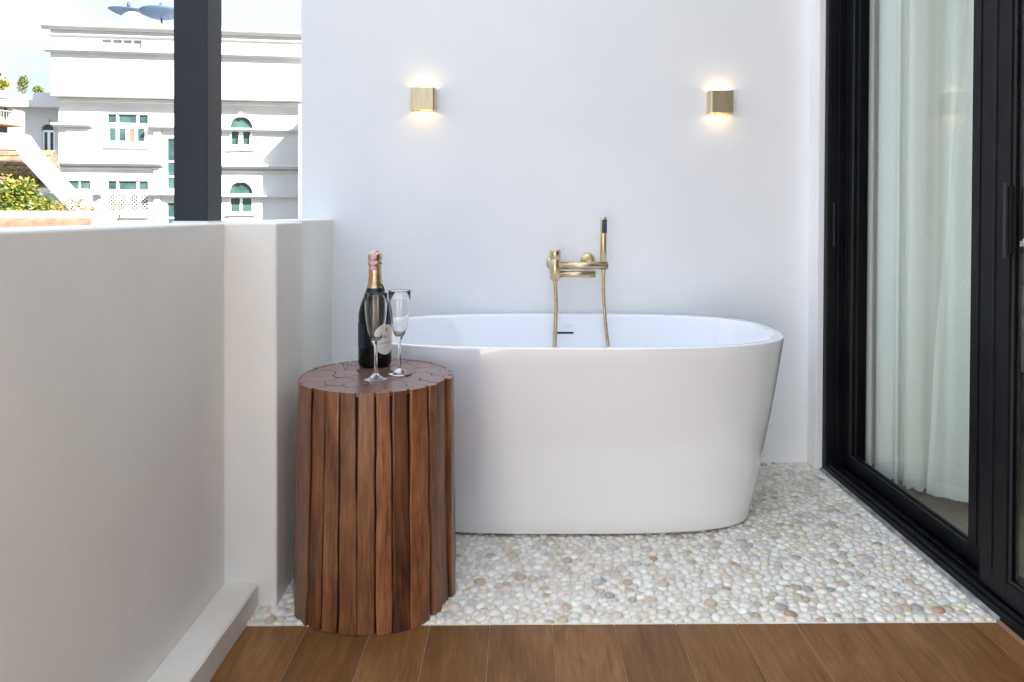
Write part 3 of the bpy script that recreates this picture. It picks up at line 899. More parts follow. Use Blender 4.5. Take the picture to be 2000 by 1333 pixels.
def curtain(path, z0, name, label, material, seedv, hem=True, flare=.0):
    P = catmull([(x, y, 0) for x, y in path], 12)
    o0 = (path[0][0], path[0][1], 0)
    t = thing(name, o0, label, 'curtain')
    rc = random.Random(seedv)
    ph = rc.uniform(0, 6)
    def pt(i, z):
        p = P[i]; a = P[max(0, i-1)]; b = P[min(len(P)-1, i+1)]; d = (b-a).normalized(); nrm = Vector((d.y, -d.x, 0))
        tz = (z-z0)/2.3
        w_ = .005*math.sin(i*.21+ph+tz*1.2)*(1-.5*tz)
        return (p.x+nrm.x*w_+flare*tz*(i/len(P))*.0, p.y+nrm.y*w_+flare*tz*math.sin(PI*i/len(P)), z+.006*math.sin(i*.37+ph)*(1-tz))
    zs = [z0+.048+(2.32-z0)*k/14 for k in range(15)]
    n_ = len(P); m = MB()
    m.add([pt(i, z) for z in zs for i in range(n_)], [(k*n_+i, k*n_+i+1, (k+1)*n_+i+1, (k+1)*n_+i) for k in range(14) for i in range(n_-1)], 0, True)
    m.build('drape', material, t, world=True)
    if hem:
        m = MB(); z_ = [z0, z0+.012, z0+.036, z0+.048]
        def hp(i, k):
            p = pt(i, z_[k]); q = .0015*math.sin(i*1.1+k)
            return (p[0]-.0015*(k in (1, 2)), p[1]+q*.3, p[2]+(.0014*math.sin(i*.8) if k == 0 else 0))
        m.add([hp(i, k) for k in range(4) for i in range(n_)], [(k*n_+i, k*n_+i+1, (k+1)*n_+i+1, (k+1)*n_+i) for k in range(3) for i in range(n_-1)], 0, True)
        m.build('hem', M_hem, t, world=True)
    return t
curtain([(1.395,2.735),(1.345,2.742),(1.312,2.728),(1.302,2.705),(1.318,2.684),(1.338,2.676),(1.352,2.690),(1.362,2.712)], .025, 'sheer_curtain', 'narrow white sheer curtain fold at the far end of the door', M_sheer, 1)
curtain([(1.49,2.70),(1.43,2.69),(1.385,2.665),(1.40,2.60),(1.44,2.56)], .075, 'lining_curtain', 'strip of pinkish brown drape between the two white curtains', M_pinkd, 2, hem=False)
curtain([(1.42,2.66),(1.365,2.652),(1.330,2.612),(1.326,2.570),(1.345,2.530),(1.352,2.512),(1.375,2.535),(1.392,2.530),(1.362,2.478),(1.358,2.462),(1.378,2.446),(1.405,2.430),(1.440,2.440),(1.475,2.440),(1.505,2.40),(1.53,2.38),(1.555,2.33),(1.59,2.30)], .022, 'sheer_curtain', 'white sheer curtain hanging in soft folds in the middle of the door glass', M_sheer, 3)
# the panel nearest the mullion, its free edge drawn aside towards the top
M_sheer2 = sheer_material('thin_voile', (.90,.92,.89), .15, .12)
def panel():
    P = catmull([(1.398,2.402,0),(1.410,2.384,0),(1.436,2.372,0),(1.452,2.348,0),(1.486,2.334,0),(1.505,2.308,0),(1.538,2.296,0),(1.56,2.272,0)], 8)
    t = thing('sheer_curtain', (1.398, 2.402, 0), 'thin sheer curtain panel with a slanting white edge beside the door mullion', 'curtain')
    def pt(u, z):
        q = min(max(u, 0), 1)*(len(P)-1); a = int(min(q, len(P)-2)); f_ = q-a
        p = P[a]*(1-f_)+P[a+1]*f_
        return (p.x+.004*math.sin(u*21+z*1.3), p.y+.004*math.sin(u*17+1), z)
    def u0(z): return .52*(z/1.9)**.9
    n_, nz = 26, 18
    def sheet(ua, ub, za, zb, nn, zz, mt, name, off=0, wav=0):
        m = MB(); vs = []
        for k in range(zz+1):
            z = za+(zb-za)*k/zz; a_, b_ = ua(z), ub(z)
            for i_ in range(nn+1):
                p = pt(a_+(b_-a_)*i_/nn, z); vs.append((p[0]-off, p[1]-off*.5, p[2]+wav*math.sin(i_*1.7)*(k == 0)))
        m.add(vs, [(k*(nn+1)+i_, k*(nn+1)+i_+1, (k+1)*(nn+1)+i_+1, (k+1)*(nn+1)+i_) for k in range(zz) for i_ in range(nn)], 0, True)
        m.build(name, mt, t, world=True)
    sheet(u0, lambda z: 1, .072, 2.30, n_, nz, M_sheer2, 'drape')
    sheet(u0, lambda z: u0(z)+.11-.05*min(1, z/1.9), .05, 2.30, 3, nz, M_hem, 'edge_band', .002)
    sheet(u0, lambda z: 1, .024, .0715, n_*2, 2, M_hem, 'hem', .001, .0012)
panel()

# ------------------------------------------------------------------ the town outside
G = -7.0                                                # street level below the balcony
M_ground = noisy(mat('ground_paving', (.2,.19,.18), .9), .15, (.05,.055,.045), (.10,.10,.09))
tag(MB().add([(-1500,-1500,G),(1500,-1500,G),(1500,1500,G),(-1500,1500,G)], [(0,1,2,3)]).build('ground', M_ground), kind='structure')
M_bw = noisy(mat('white_render', (.8,.8,.8), .8), .8, (.52,.52,.515), (.58,.58,.575), bump=.1, bscale=8, bdist=.01)
M_bcream = noisy(mat('cream_render', (.68,.64,.57), .8), 1.0, (.40,.37,.33), (.47,.44,.39))
M_bfr = mat('white_window_frame', (.8,.8,.8), .5)
M_bglass = noisy(mat('green_window_glass', (.05,.17,.15), .06), 1.6, (.020,.042,.043), (.045,.095,.088))
M_bgrey = noisy(mat('grey_window_glass', (.2,.22,.22), .1), 1.5, (.12,.15,.16), (.30,.33,.31))
M_peach = noisy(mat('peach_render', (.62,.38,.24), .8), 1.0, (.34,.19,.11), (.42,.25,.15))
M_brown = mat('brown_shutter', (.16,.10,.07), .6)
M_rtile = noisy(mat('clay_roof_tile', (.30,.19,.12), .85), 6, (.11,.07,.045), (.20,.13,.08), bump=.5, bscale=25, bdist=.01)
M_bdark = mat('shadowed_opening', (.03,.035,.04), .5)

def wall_grid(mb, x0, x1, z0, z1, holes, yf, yb):
    """front face at yf with rectangular openings, their reveals running back to yb"""
    xs = sorted({x0, x1, *[h[0] for h in holes], *[h[1] for h in holes]})
    zs = sorted({z0, z1, *[h[2] for h in holes], *[h[3] for h in holes]})
    for a, b in zip(xs, xs[1:]):
        for c, d in zip(zs, zs[1:]):
            mx_, mz_ = (a+b)/2, (c+d)/2
            if any(h[0] < mx_ < h[1] and h[2] < mz_ < h[3] for h in holes): continue
            mb.add([(a,yf,c),(b,yf,c),(b,yf,d),(a,yf,d)], [(0,1,2,3)])
    for (a, b, c, d) in list(holes)+[(x0, x1, z0, z1)]:
        mb.add([(a,yf,c),(b,yf,c),(b,yf,d),(a,yf,d),(a,yb,c),(b,yb,c),(b,yb,d),(a,yb,d)], [(0,1,5,4),(1,2,6,5),(2,3,7,6),(3,0,4,7)])
    return mb

bd = thing('apartment_building', (-20.48, 32, G), 'white classical apartment building with cornices and green windows across the street', 'building', rz=math.radians(6))
def Z(z): return z-G
W = 11.4; OV = .62
holes = [(1.97,3.75,4.06,5.34), (1.97,3.75,.92,2.34), (.32,1.30,1.91,2.34), (4.50,5.35,1.95,4.30), (4.50,5.35,-1.2,1.40), (7.28,8.30,3.87,5.30), (7.25,8.30,.89,2.32),
         (1.97,3.75,-2.1,-.7)]
hz = [(a, b, Z(c), Z(d)) for a, b, c, d in holes]
m = MB(); wall_grid(m, 0, W, 0, Z(5.995), hz, 0, .16)
m.build('wall_front', M_bw, bd)
m = MB(); m.box(.0, W, .45, 9, 0, Z(5.99)); m.build('wall_core', M_bw, bd)
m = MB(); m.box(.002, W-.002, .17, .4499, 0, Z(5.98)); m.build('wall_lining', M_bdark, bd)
top = MB(); wall_grid(top, -.02, W+.1, Z(6.00), Z(8.90), [(2.0,3.74,Z(8.14),Z(8.55))], -OV, -OV+.18)
top.box(-.02, W+.1, -OV+.19, 9.1, Z(6.001), Z(8.89))
up = top.build('upper_storey', M_bw, bd)
def ledge(x0, x1, z0, z1, out, y0=0, name='cornice'):
    m = MB(); a = (z1-z0)
    sec = [(y0, z0), (y0-out*.45, z0+.001), (y0-out*.5, z0+a*.42), (y0-out, z0+a*.5), (y0-out, z1), (y0+.05, z1)]
    vs = [(x0, y, Z(z)) for y, z in sec]+[(x1, y, Z(z)) for y, z in sec]; n_ = len(sec)
    m.add(vs, [(i, (i+1) % n_, n_+(i+1) % n_, n_+i) for i in range(n_)]+[tuple(range(n_-1, -1, -1)), tuple(range(n_, 2*n_))])
    return m.build(name, M_bw, bd)
ledge(-.30, W+.4, 8.86, 9.08, .40, -OV, 'roof_cornice')
ledge(-.10, W+.1, 8.60, 8.68, .12, -OV-.001)
ledge(-.2, W+.3, 7.88, 8.00, .30, -OV)
ledge(-.0, W, 5.70, 5.98, .16)
ledge(-.28, 4.45, 2.98, 3.17, .42); ledge(-.1, 4.35, 2.80, 2.90, .12)
ledge(-.18, 1.45, 4.70, 4.84, .34); ledge(3.80, 5.45, 4.66, 4.82, .36); ledge(3.80, 5.45, 1.62, 1.78, .36); ledge(-.18, 1.85, 1.62, 1.78, .34)
ledge(6.6, W, 4.62, 4.76, .30); ledge(6.4, W, 2.92, 3.12, .40); ledge(6.5, W, 2.74, 2.82, .14); ledge(6.6, W, 1.58, 1.72, .30)
for x0, x1 in ((4.05, 4.32), (5.5, 5.8)):
    for z0, z1 in ((3.2, 4.65), (.2, 1.61), (1.80, 2.79)):
        MB().box(x0, x1, -.13, -.0005, Z(z0), Z(z1)).build('pilaster', M_bw, bd)
for z0, z1 in ((4.88, 5.32), (3.82, 4.62), (3.20, 3.74)):
    MB().box(.32, 1.30, -.06, -.0005, Z(z0), Z(z1)).build('relief_panel', M_bw, bd)
def window(x0, x1, z0, z1, panes, glass=M_bglass, y=.08, sill=True, parent=None, grille=False, special=None):
    m = MB()
    wall_grid(m, x0+.001, x1-.001, Z(z0)+.001, Z(z1)-.001, [(a, b, Z(c), Z(d)) for a, b, c, d in panes], y, y+.06)
    w_ = m.build('window', M_bfr, parent or bd)
    for i, (a, b, c, d) in enumerate(panes):
        g = M_brown if special == i else glass
        MB().box(a+.001, b-.001, y+.035, y+.05, Z(c)+.001, Z(d)-.001).build('pane', g, w_)
        if grille and i >= 3:
            gm = MB(); n_ = 5; hh = d-c; ww = b-a; st = .165
            k = -hh
            while k < ww:
                for sg in (1, -1):
                    # one diagonal rod clipped to the opening
                    p0, p1 = max(0, k), min(ww, k+hh)
                    if p1-p0 > .02:
                        za, zb = (p0-k, p1-k) if sg == 1 else (hh-(p0-k), hh-(p1-k))
                        yy = y-.03-.012*(sg == 1)
                        v = Vector((p1-p0, 0, zb-za)).normalized(); nn = Vector((-v.z, 0, v.x))*.010
                        A_, B_ = Vector((a+p0, yy, Z(c)+za)), Vector((a+p1, yy, Z(c)+zb))
                        q = Vector((0, .01, 0))
                        vs = [A_-nn, B_-nn, B_+nn, A_+nn]; vs = vs+[p+q for p in vs]
                        gm.add(vs, [(0,1,2,3),(7,6,5,4),(0,4,5,1),(1,5,6,2),(2,6,7,3),(3,7,4,0)])
                k += st
            tag(gm.build('grille', M_bfr, w_), kind='stuff')
    if sill:
        MB().box(x0-.06, x1+.06, -.12, -.001, Z(z0)-.26, Z(z0)-.12).build('sill', M_bw, w_)
    return w_
window(1.97, 3.75, 4.06, 5.34, [(2.02,2.37,4.93,5.30),(2.47,3.24,4.93,5.30),(3.34,3.71,4.93,5.30),(2.08,2.36,4.12,4.70),(2.47,2.77,4.12,4.70),(2.92,3.16,4.08,4.70),(3.27,3.57,4.12,4.70)], special=5)
window(1.97, 3.75, .92, 2.34, [(2.02,2.37,1.93,2.30),(2.47,3.24,1.93,2.30),(3.34,3.71,1.93,2.30),(2.04,2.36,.98,1.71),(2.46,2.78,.98,1.71),(2.94,3.27,.98,1.71),(3.38,3.70,.98,1.71)], grille=True)
window(1.97, 3.75, -2.1, -.7, [(2.02,2.80,-2.05,-.75),(2.9,3.7,-2.05,-.75)])
window(.32, 1.30, 1.91, 2.34, [(.35,.80,1.94,2.31),(.84,1.27,1.94,2.31)], sill=False)
window(4.50, 5.35, 1.95, 4.30, [(4.56,5.29,2.0,2.50),(4.56,5.29,2.58,3.18),(4.56,5.29,3.26,4.24)], sill=False)
window(4.50, 5.35, -1.2, 1.40, [(4.56,5.29,-1.1,-.2),(4.56,5.29,-.1,.62),(4.56,5.29,.70,1.34)], sill=False)
uw = window(2.0, 3.74, 8.14, 8.55, [(2.05,2.42,8.17,8.52),(2.50,2.86,8.17,8.52),(2.94,3.28,8.17,8.52),(3.36,3.70,8.17,8.52)], glass=M_bgrey, y=-OV+.10, sill=False)
def arch_window(x0, x1, z0, z1, parent, yoff=0, hung=True, ajar=False):
    r = (x1-x0)/2; cx = (x0+x1)/2; zs_ = z1-r
    fr = MB(); K_ = 16
    arc = [(cx+r*math.cos(PI*k/K_), zs_+r*math.sin(PI*k/K_)) for k in range(K_+1)]
    # plaster in the two upper corners of the opening
    sp = MB()
    for k in range(K_):
        a, b = arc[k], arc[k+1]
        sp.add([(a[0],yoff,Z(a[1])),(b[0],yoff,Z(b[1])),(b[0],yoff,Z(z1)),(a[0],yoff,Z(z1)),(a[0],yoff+.14,Z(a[1])),(b[0],yoff+.14,Z(b[1]))], [(0,1,2,3),(0,4,5,1)])
    sp.build('arch_plaster', M_bw, parent)
    # raised surround with keystone
    su = MB(); o1, o2 = 1.02, 1.24
    for k in range(K_):
        pts_ = []
        for rr in (o1, o2):
            for q in (k, k+1): pts_.append((cx+r*rr*math.cos(PI*q/K_), zs_+r*rr*math.sin(PI*q/K_)))
        a, b, c, d = pts_
        vs = [(p[0], yoff-.07, Z(p[1])) for p in (a, b, d, c)]+[(p[0], yoff-.0005, Z(p[1])) for p in (a, b, d, c)]
        su.add(vs, [(0,1,2,3),(0,4,5,1),(3,2,6,7)])
    so = su.build('arch_surround', M_bw, parent)
    MB().box(cx-.08, cx+.08, yoff-.11, yoff-.002, Z(z1)-.02, Z(z1)+.24).build('keystone', M_bw, parent)
    panes = [(x0+.07,cx-.06,z0+.08,zs_-.10),(cx+.06,x1-.07,z0+.08,zs_-.10)]
    m = MB(); wall_grid(m, x0+.001, x1-.001, Z(z0)+.001, Z(zs_), [(a, b, Z(c), Z(d)) for a, b, c, d in panes], yoff+.05, yoff+.11)
    w_ = m.build('window', M_bfr, parent)
    for a, b, c, d in panes:
        MB().box(a, b, yoff+.08, yoff+.10, Z(c), Z(d)).build('pane', M_bglass, w_)
        if ajar:                                        # top-hung casement pushed outwards
            fm = MB(); wall_grid(fm, a-.04, b+.04, -(d-c)-.04, .04, [(a+.03, b-.03, -(d-c)+.03, -.03)], -.02, .02)
            fo_ = fm.build('open_casement', M_bfr, w_)
            fo_.location = (0, yoff+.03, Z(d)); fo_.rotation_euler = (math.radians(-16), 0, 0)
    fan = MB(); pts_ = [(cx+(r-.04)*math.cos(PI*k/K_), zs_+.02+(r-.04)*math.sin(PI*k/K_)) for k in range(K_+1)]
    n_ = len(pts_)
    fan.add([(p[0], yoff+.08, Z(p[1])) for p in pts_]+[(p[0], yoff+.10, Z(p[1])) for p in pts_], [tuple(range(n_)), tuple(range(2*n_-1, n_-1, -1))]+[(i, i+1, n_+i+1, n_+i) for i in range(n_-1)])
    fan.build('fanlight', M_bglass, w_)
    MB().box(x0-.10, x1+.10, yoff-.14, yoff-.001, Z(z0)-.12, Z(z0)-.02).build('sill', M_bw, w_)
    for q in range(3):
        MB().box(x0+.05, x1-.05, yoff-.06+.001*q, yoff-.001, Z(z0)-.24-.15*q, Z(z0)-.17-.15*q).build('sill_moulding', M_bw, w_)
    return w_
arch_window(7.28, 8.30, 3.87, 5.30, bd, ajar=True)
arch_window(7.25, 8.30, .89, 2.32, bd)
# cross wing on the right that throws its shadow over the facade
MB().box(W-.62, W+5, -2.3, -.002, 0, Z(5.6)).build('side_wing', M_bw, bd)
# set-back wing on the left with an arched window
m = MB(); wall_grid(m, -2.80, -.001, 0, Z(5.83), [(-2.05,-1.50,Z(3.45),Z(5.1))], 2.6, 2.8); m.build('rear_wing_wall', M_bw, bd)
m = MB(); m.box(-2.80, -.001, 3.0, 8, 0, Z(5.83)); m.build('rear_wing_core', M_bw, bd)
m = MB(); m.box(-3.5, -.15, 1.9, 8, Z(5.831), Z(6.13)); m.build('rear_wing_roof', M_bw, bd)
m = MB(); m.box(-2.25, -.13, 2.2, 8, Z(6.131), Z(6.55)); m.build('rear_wing_attic', M_bw, bd)
arch_window(-2.05, -1.50, 3.45, 5.1, bd, yoff=2.6)

# dishes and tank on that roof
M_mesh = mat('blue_mesh_dish', (.07,.11,.19), .5)
M_dishw = mat('white_dish', (.8,.8,.79), .5)
def dish(x, y, z, r, tilt, az, material, label, cat='satellite dish', pole=.9, feed=True):
    t = thing('satellite_dish', (x, y, 9.0), label, cat, 'dishes on the apartment roof')
    zc = z-9.0
    MB().tube([(0,0,0),(0,0,zc+.02)], .045, 10).build('mast', M_mesh if material is M_mesh else M_dishw, t)
    m = MB(); prof_ = [(r*q/8, (r*q/8)**2*.34/r) for q in range(9)]; prof_[0] = (.01, 0)
    m.lathe(prof_+[(p[0], p[1]-.012-.0*p[0]) for p in prof_[::-1]], n=32)
    d = m.build('bowl', material, t); d.location = (0, 0, zc); d.rotation_euler = (tilt, 0, az)
    if material is M_mesh:
        rm = MB()
        for q in range(12):
            a = 2*PI*q/12; rm.tube([(rr*math.cos(a), rr*math.sin(a), rr*rr*.34/r+.012) for rr in (.05, r*.5, r)], .016, 6)
        tag(rm.build('rib', mat('dish_rib', (.08,.13,.22), .5), d), kind='stuff')
    if feed:
        m = MB(); m.tube([(0,0,r*.46),(0,0,r*.78)], [.09,.06], 12)
        for q in range(3):
            a = 2*PI*q/3+.4; m.tube([(r*.8*math.cos(a), r*.8*math.sin(a), r*.22), (0,0,r*.5)], .014, 6)
        f_ = m.build('feed_horn', mat('feed_dark', (.03,.04,.07), .5), d)
    return t
dish(-19.55, 36.0, 10.70, .92, math.radians(4), .2, M_mesh, 'blue mesh satellite dish on a thin mast, the one farther from the post')
dish(-18.03, 36.2, 10.66, 1.02, math.radians(-5), 1.0, M_mesh, 'larger blue mesh satellite dish on the roof next to the black post')
dish(-18.78, 35.0, 10.12, .52, math.radians(68), .5, M_dishw, 'round white satellite dish between the two blue dishes', feed=False)
dish(-17.82, 35.0, 9.72, .52, math.radians(66), .7, M_dishw, 'low white satellite dish beside the black post', feed=False)
tk = thing('roof_tank', (-17.15, 36.0, 9.0), 'small blue water tank on the roof beside the black post', 'tank')
MB().lathe([(.36,0),(.40,.1),(.40,.95),(.33,1.06),(.1,1.12),(.001,1.12)], n=24).build('tank_body', M_mesh, tk)
MB().lathe([(.1,1.12),(.1,1.18),(.001,1.18)], n=16).build('tank_lid', M_mesh, tk)
bx_ = thing('roof_box', (-18.35, 34.6, 9.06), 'small grey box unit under the white dishes on the roof', 'equipment box')
MB().box(-.42, .42, -.2, .2, .0, .36).build('box_body', mat('grey_unit', (.3,.28,.25), .7), bx_)
MB().box(-.36, .36, -.215, -.201, .05, .30).build('box_grille', M_bdark, bx_)

# stepped terrace building farther back
tb = thing('terrace_building', (-26.35, 37.92, G), 'distant stepped building with planted roof terrace and peach balconies', 'building', rz=math.radians(65))
MB().box(-9, -.05, .9, 7, 0, Z(6.74)).build('wall', mat('shaded_recess_render', (.10,.11,.13), .8), tb)  # balcony recess shade and dark windows are put into this wall colour
MB().box(-9, .25, -.35, 7, Z(6.75), Z(7.08)).build('terrace_slab', M_bw, tb)
MB().box(-9, .1, .75, 7, Z(7.081), Z(7.95)).build('roof_room', M_peach, tb)
MB().box(-9, -.6, .1, 7, Z(8.08), Z(8.30)).build('pergola_roof', M_bw, tb)
MB().box(-9, -.7, .25, 6.8, Z(7.96), Z(8.079)).build('pergola_beam', M_brown, tb)
for k in range(3):
    MB().box(-2.6+k*.95, -2.5+k*.95, .3, .4, Z(7.082), Z(7.955)).build('pergola_post', M_bw, tb)
MB().box(-9, .05, -.30, .895, Z(5.40), Z(5.62)).build('balcony_slab', M_peach, tb)
MB().box(-.12, .05, -.28, .89, Z(5.621), Z(6.74)).build('balcony_fin', M_bw, tb)
for k in range(2):
    w_ = MB().box(-1.9+k*1.0, -1.2+k*1.0, .80, .895, Z(5.65), Z(6.6)).build('window', M_bdark, tb)
    MB().box(-1.84+k*1.0, -1.26+k*1.0, .77, .795, Z(5.7), Z(6.55)).build('pane', M_bgrey, w_)
rl = MB().box(-9, -.13, -.27, -.24, Z(6.08), Z(6.12)).build('railing', M_bgrey, tb)
for k in range(24): MB().box(-3.2+k*.128, -3.18+k*.128, -.265, -.245, Z(5.622), Z(6.08)).build('baluster', M_bgrey, rl)
MB().box(-9, .05, -.30, .9, Z(4.2), Z(4.45)).build('balcony_slab', M_peach, tb)

# foliage
def leaf_mat(name, c1, c2, c3):
    m = mat(name, c2, .55)
    b = BS(m)
    a = N(m, 'ShaderNodeAttribute', attribute_name='col')
    L(m, a.outputs['Color'], b.inputs['Base Color'])
    tr = N(m, 'ShaderNodeBsdfTranslucent'); mx_ = N(m, 'ShaderNodeMixShader'); mx_.inputs[0].default_value = .35
    L(m, a.outputs['Color'], tr.inputs[0])
    out = m.node_tree.nodes['Material Output']
    L(m, b.outputs[0], mx_.inputs[1]); L(m, tr.outputs[0], mx_.inputs[2]); L(m, mx_.outputs[0], out.inputs['Surface'])
    return m
M_leaf = leaf_mat('leaves', None, (.1,.14,.03), None)
M_stem = noisy(mat('woody_stem', (.12,.08,.05), .9), 10, (.09,.06,.04), (.16,.11,.07))
def shrub(name, label, cat, loc, clumps, n, size, palette, seedv, group=None, stems=True):
    t = thing(name, loc, label, cat, group); r_ = random.Random(seedv)
    m = MB(); m.c = []
    for k in range(n):
        cx, cy, cz, rx, ry, rz_ = r_.choice(clumps)
        u = Vector((r_.gauss(0, 1), r_.gauss(0, 1), r_.gauss(0, 1))).normalized()*r_.random()**.45
        p = Vector((cx+u.x*rx, cy+u.y*ry, cz+u.z*rz_))
        d = (u*.6+Vector((r_.gauss(0, .6), r_.gauss(0, .6), r_.gauss(0, .5)-.1))).normalized()
        s_ = d.orthogonal().normalized(); s_.rotate(__import__('mathutils').Quaternion(d, r_.uniform(0, 6.28)))
        nn = d.cross(s_); l_ = size*r_.uniform(.6, 1.3); w_ = l_*.36
        m.add([p, p+d*l_*.5+s_*w_+nn*w_*.25, p+d*l_, p+d*l_*.5-s_*w_+nn*w_*.25], [(0,1,2),(0,2,3)])
        c = r_.choice(palette); q = r_.uniform(.7, 1.25); m.c += [tuple(v*q for v in c)]*4
    m.build('foliage', M_leaf, t)
    if stems:
        sm_ = MB()
        for (cx, cy, cz, rx, ry, rz_) in clumps:
            base = Vector((cx*.6, cy*.6, min(c[2]-c[5] for c in clumps)-.05)); e = Vector((cx, cy, cz+rz_*.6))
            mid = (base+e)/2+Vector((r_.uniform(-.1, .1), 0, 0))*rx
            sm_.tube([tuple(q) for q in catmull([base, mid, e], 4)], [size*.22*(1-.08*i) for i in range(9)], 6)
        tag(sm_.build('branches', M_stem, t), kind='stuff')
    return t
YG = [(.15,.19,.025), (.21,.22,.03), (.09,.14,.02), (.27,.23,.035), (.06,.10,.02)]
OR = [(.30,.13,.06), (.33,.18,.09), (.23,.14,.05), (.19,.17,.04), (.34,.23,.15)]
DG = [(.05,.09,.03), (.08,.12,.04), (.12,.15,.04), (.16,.17,.06)]

# neighbouring house: sloped gable wall, tiled roof, planter wall and coping
M_gable = noisy(mat('gable_render', (.78,.77,.75), .8), 1.5, (.50,.49,.47), (.57,.56,.54), bump=.2, bscale=12, bdist=.01)
nh = thing('neighbour_house', (-9.0, 13, G), 'neighbouring house with a sloping white gable wall and brown tiled roof', 'house')
def gx(x): return x+9.0
m = MB()
gp = [(-11.2,.2),(-7.46,.2),(-7.46,.72),(-8.80,2.06),(-8.93,2.36),(-11.2,2.40)]   # outer gable outline
gi = [(-11.2,.2),(-7.80,.2),(-7.84,.74),(-8.90,1.98),(-9.02,2.07),(-11.2,2.10)]
band_o = [(-7.46,.62),(-8.76,2.10),(-8.93,2.35),(-11.2,2.42)]
band_i = [(-7.72,.62),(-8.86,1.86),(-8.98,2.06),(-11.2,2.10)]
for k in range(3):
    a, b = band_o[k], band_o[k+1]; c, d = band_i[k], band_i[k+1]
    vs = [(gx(p[0]), y, Z(p[1])) for y in (-.16, .16) for p in (a, b, d, c)]
    fs = [(0,1,2,3),(7,6,5,4),(0,4,5,1),(2,6,7,3)]
    if k == 0: fs.append((0,3,7,4))
    m.add(vs, fs)
m.build('gable_coping', M_gable, nh, bevel=.015)
# tiled slope behind the gable, rising away from the camera
rf = MB(); rf.add([(gx(-11.2),.16,Z(1.45)),(gx(-8.42),.16,Z(1.45)),(gx(-8.95),.80,Z(2.12)),(gx(-11.2),.80,Z(2.12)),(gx(-11.2),.30,Z(1.40)),(gx(-8.42),.30,Z(1.40)),(gx(-8.95),.94,Z(2.07)),(gx(-11.2),.94,Z(2.07))],
       [(0,1,2,3),(7,6,5,4),(0,4,5,1),(1,5,6,2),(2,6,7,3),(3,7,4,0)])
rfo = rf.build('roof', M_rtile, nh)
rq = random.Random(3)
for row in range(7):
    t0 = row/7; y_ = .16+.64*t0; z_ = 1.45+.67*t0; xr = -8.42-.53*t0
    x = -9.95-.06*(row % 2)
    while x < xr-.06:
        x1 = min(x+.19, xr); dz = rq.uniform(0, .008)
        vs = []
        for (yy, zz, lift) in ((y_-.02, z_-.021, .03+dz), (y_+.10, z_+.105, .012)):
            vs += [(gx(x+.004), yy-lift*.7, Z(zz)+lift*.7), (gx(x1-.004), yy-lift*.7, Z(zz)+lift*.7)]
        vs += [(v[0], v[1]+.012, v[2]-.012) for v in vs]
        MB().add(vs, [(0,1,3,2),(4,6,7,5),(0,4,5,1),(2,3,7,6),(0,2,6,4),(1,5,7,3)]).build('roof_tile', M_rtile, rfo)
        x += .196
m = MB(); m.box(gx(-11.2), gx(-9.0), .2, .3, Z(.6), Z(1.42)); m.build('eaves_shade_panel', M_bdark, nh)  # solid dark panel painted as the shaded gap under the eaves
m = MB(); m.box(gx(-8.999), gx(-7.9), .2, .3, Z(.6), Z(1.30)); m.build('eaves_wall', M_gable, nh)
m = MB(); m.box(gx(-11.2), gx(-7.3), -.2, 6, 0, Z(.60)); m.build('house_wall', M_gable, nh)
pw_ = thing('planter_wall', (-9.2, 12, .2), 'low white planter wall with brown tile coping, just above the parapet', 'wall')
MB().box(-2.0, 2.42, -.1, .1, -7.2, .77).build('wall_body', M_gable, pw_)
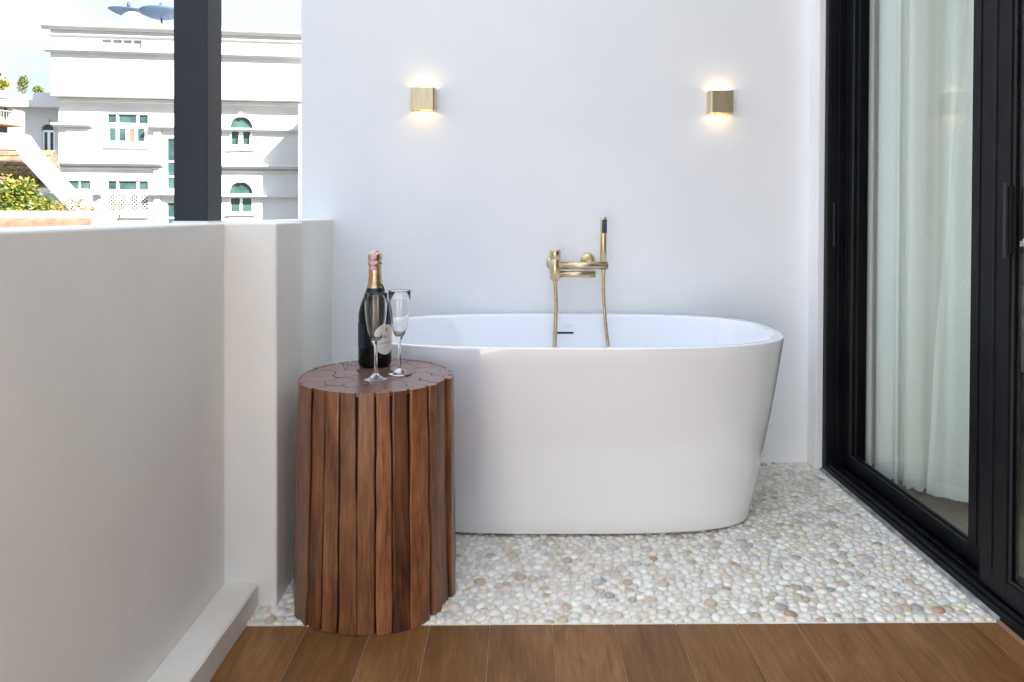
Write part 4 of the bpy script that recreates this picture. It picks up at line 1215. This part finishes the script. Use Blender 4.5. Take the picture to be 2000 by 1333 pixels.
for k in range(11):
    x = -1.0+k*.285
    rs = []
    for q in (0, 1):
        xx = x+q*.275
        rs.append([(xx, -.30, .46), (xx, -.31, .50), (xx, -.22, .60+.004*(k % 3)), (xx, -.102, .66), (xx, -.102, .46)])
    mm = MB(); mm.rings(rs, smooth=False, cap0=True, cap1=True); mm.build('coping_tile', noisy(mat('coping_clay', (.42,.27,.18), .85), 5, (.11,.06,.038), (.18,.105,.068)) if k == 0 else bpy.data.materials['coping_clay'], pw_)

shrub('vine_shrub', 'leafy yellow green vine spilling over the white planter wall', 'shrub', (-8.55, 12.25, .85),
      [(-.35,.05,.22,.42,.3,.32),(.0,0,.30,.34,.28,.34),(.22,-.05,.12,.26,.2,.24),(.12,-.22,-.08,.12,.08,.28),(-.75,.05,.16,.34,.25,.24),(.05,.1,.48,.24,.2,.18),(-.2,.1,.42,.3,.2,.18),(.42,.1,.14,.2,.2,.2)], 2600, .08, YG, 21)
shrub('flowering_shrub', 'orange tinted bushy shrub at the foot of the sloping gable', 'shrub', (-7.72, 12.3, .85),
      [(-.12,0,.12,.2,.18,.18),(.14,0,.22,.22,.18,.16),(.36,0,.10,.16,.12,.12),(.0,0,.05,.3,.15,.10)], 700, .05, OR+YG[:2], 22)
shrub('climbing_plant', 'thin climbing stems with sparse leaves before the lattice window', 'plant', (-6.95, 12.3, .82),
      [(-.2,0,.02,.2,.1,.12),(.12,0,.12,.16,.1,.14),(.0,0,.2,.1,.1,.12)], 110, .045, OR+YG, 23)
shrub('roof_creeper', 'dry yellow creeper spread over the brown tiled roof', 'plant', (-9.0, 13.1, 1.5),
      [(-.1,.12,.10,.40,.10,.14),(.25,.12,.05,.24,.10,.12),(-.45,.2,.2,.3,.1,.15)], 420, .05, [(.34,.28,.08),(.42,.33,.10),(.26,.24,.06)], 24, stems=False)
for i, (x, y, z, sx, sz, lab_) in enumerate(((-26.53, 36.9, 7.1, .36, .55, 'pale green shrub on the distant roof terrace, nearest the picture edge'), (-26.05, 37.75, 7.1, .30, .85, 'dark upright shrub in the middle of the distant roof terrace'), (-25.70, 38.35, 7.08, .34, .45, 'low shrub at the end of the distant roof terrace, beside the white building'))):
    shrub('terrace_shrub', lab_, 'shrub', (x, y, z), [(0,0,.5*sz,sx*.6,.3,sz*.5),(.1,0,.75*sz,sx*.5,.3,sz*.4)], 420, .11, DG+YG[:2] if i != 0 else YG, 30+i, 'shrubs on the roof terrace')
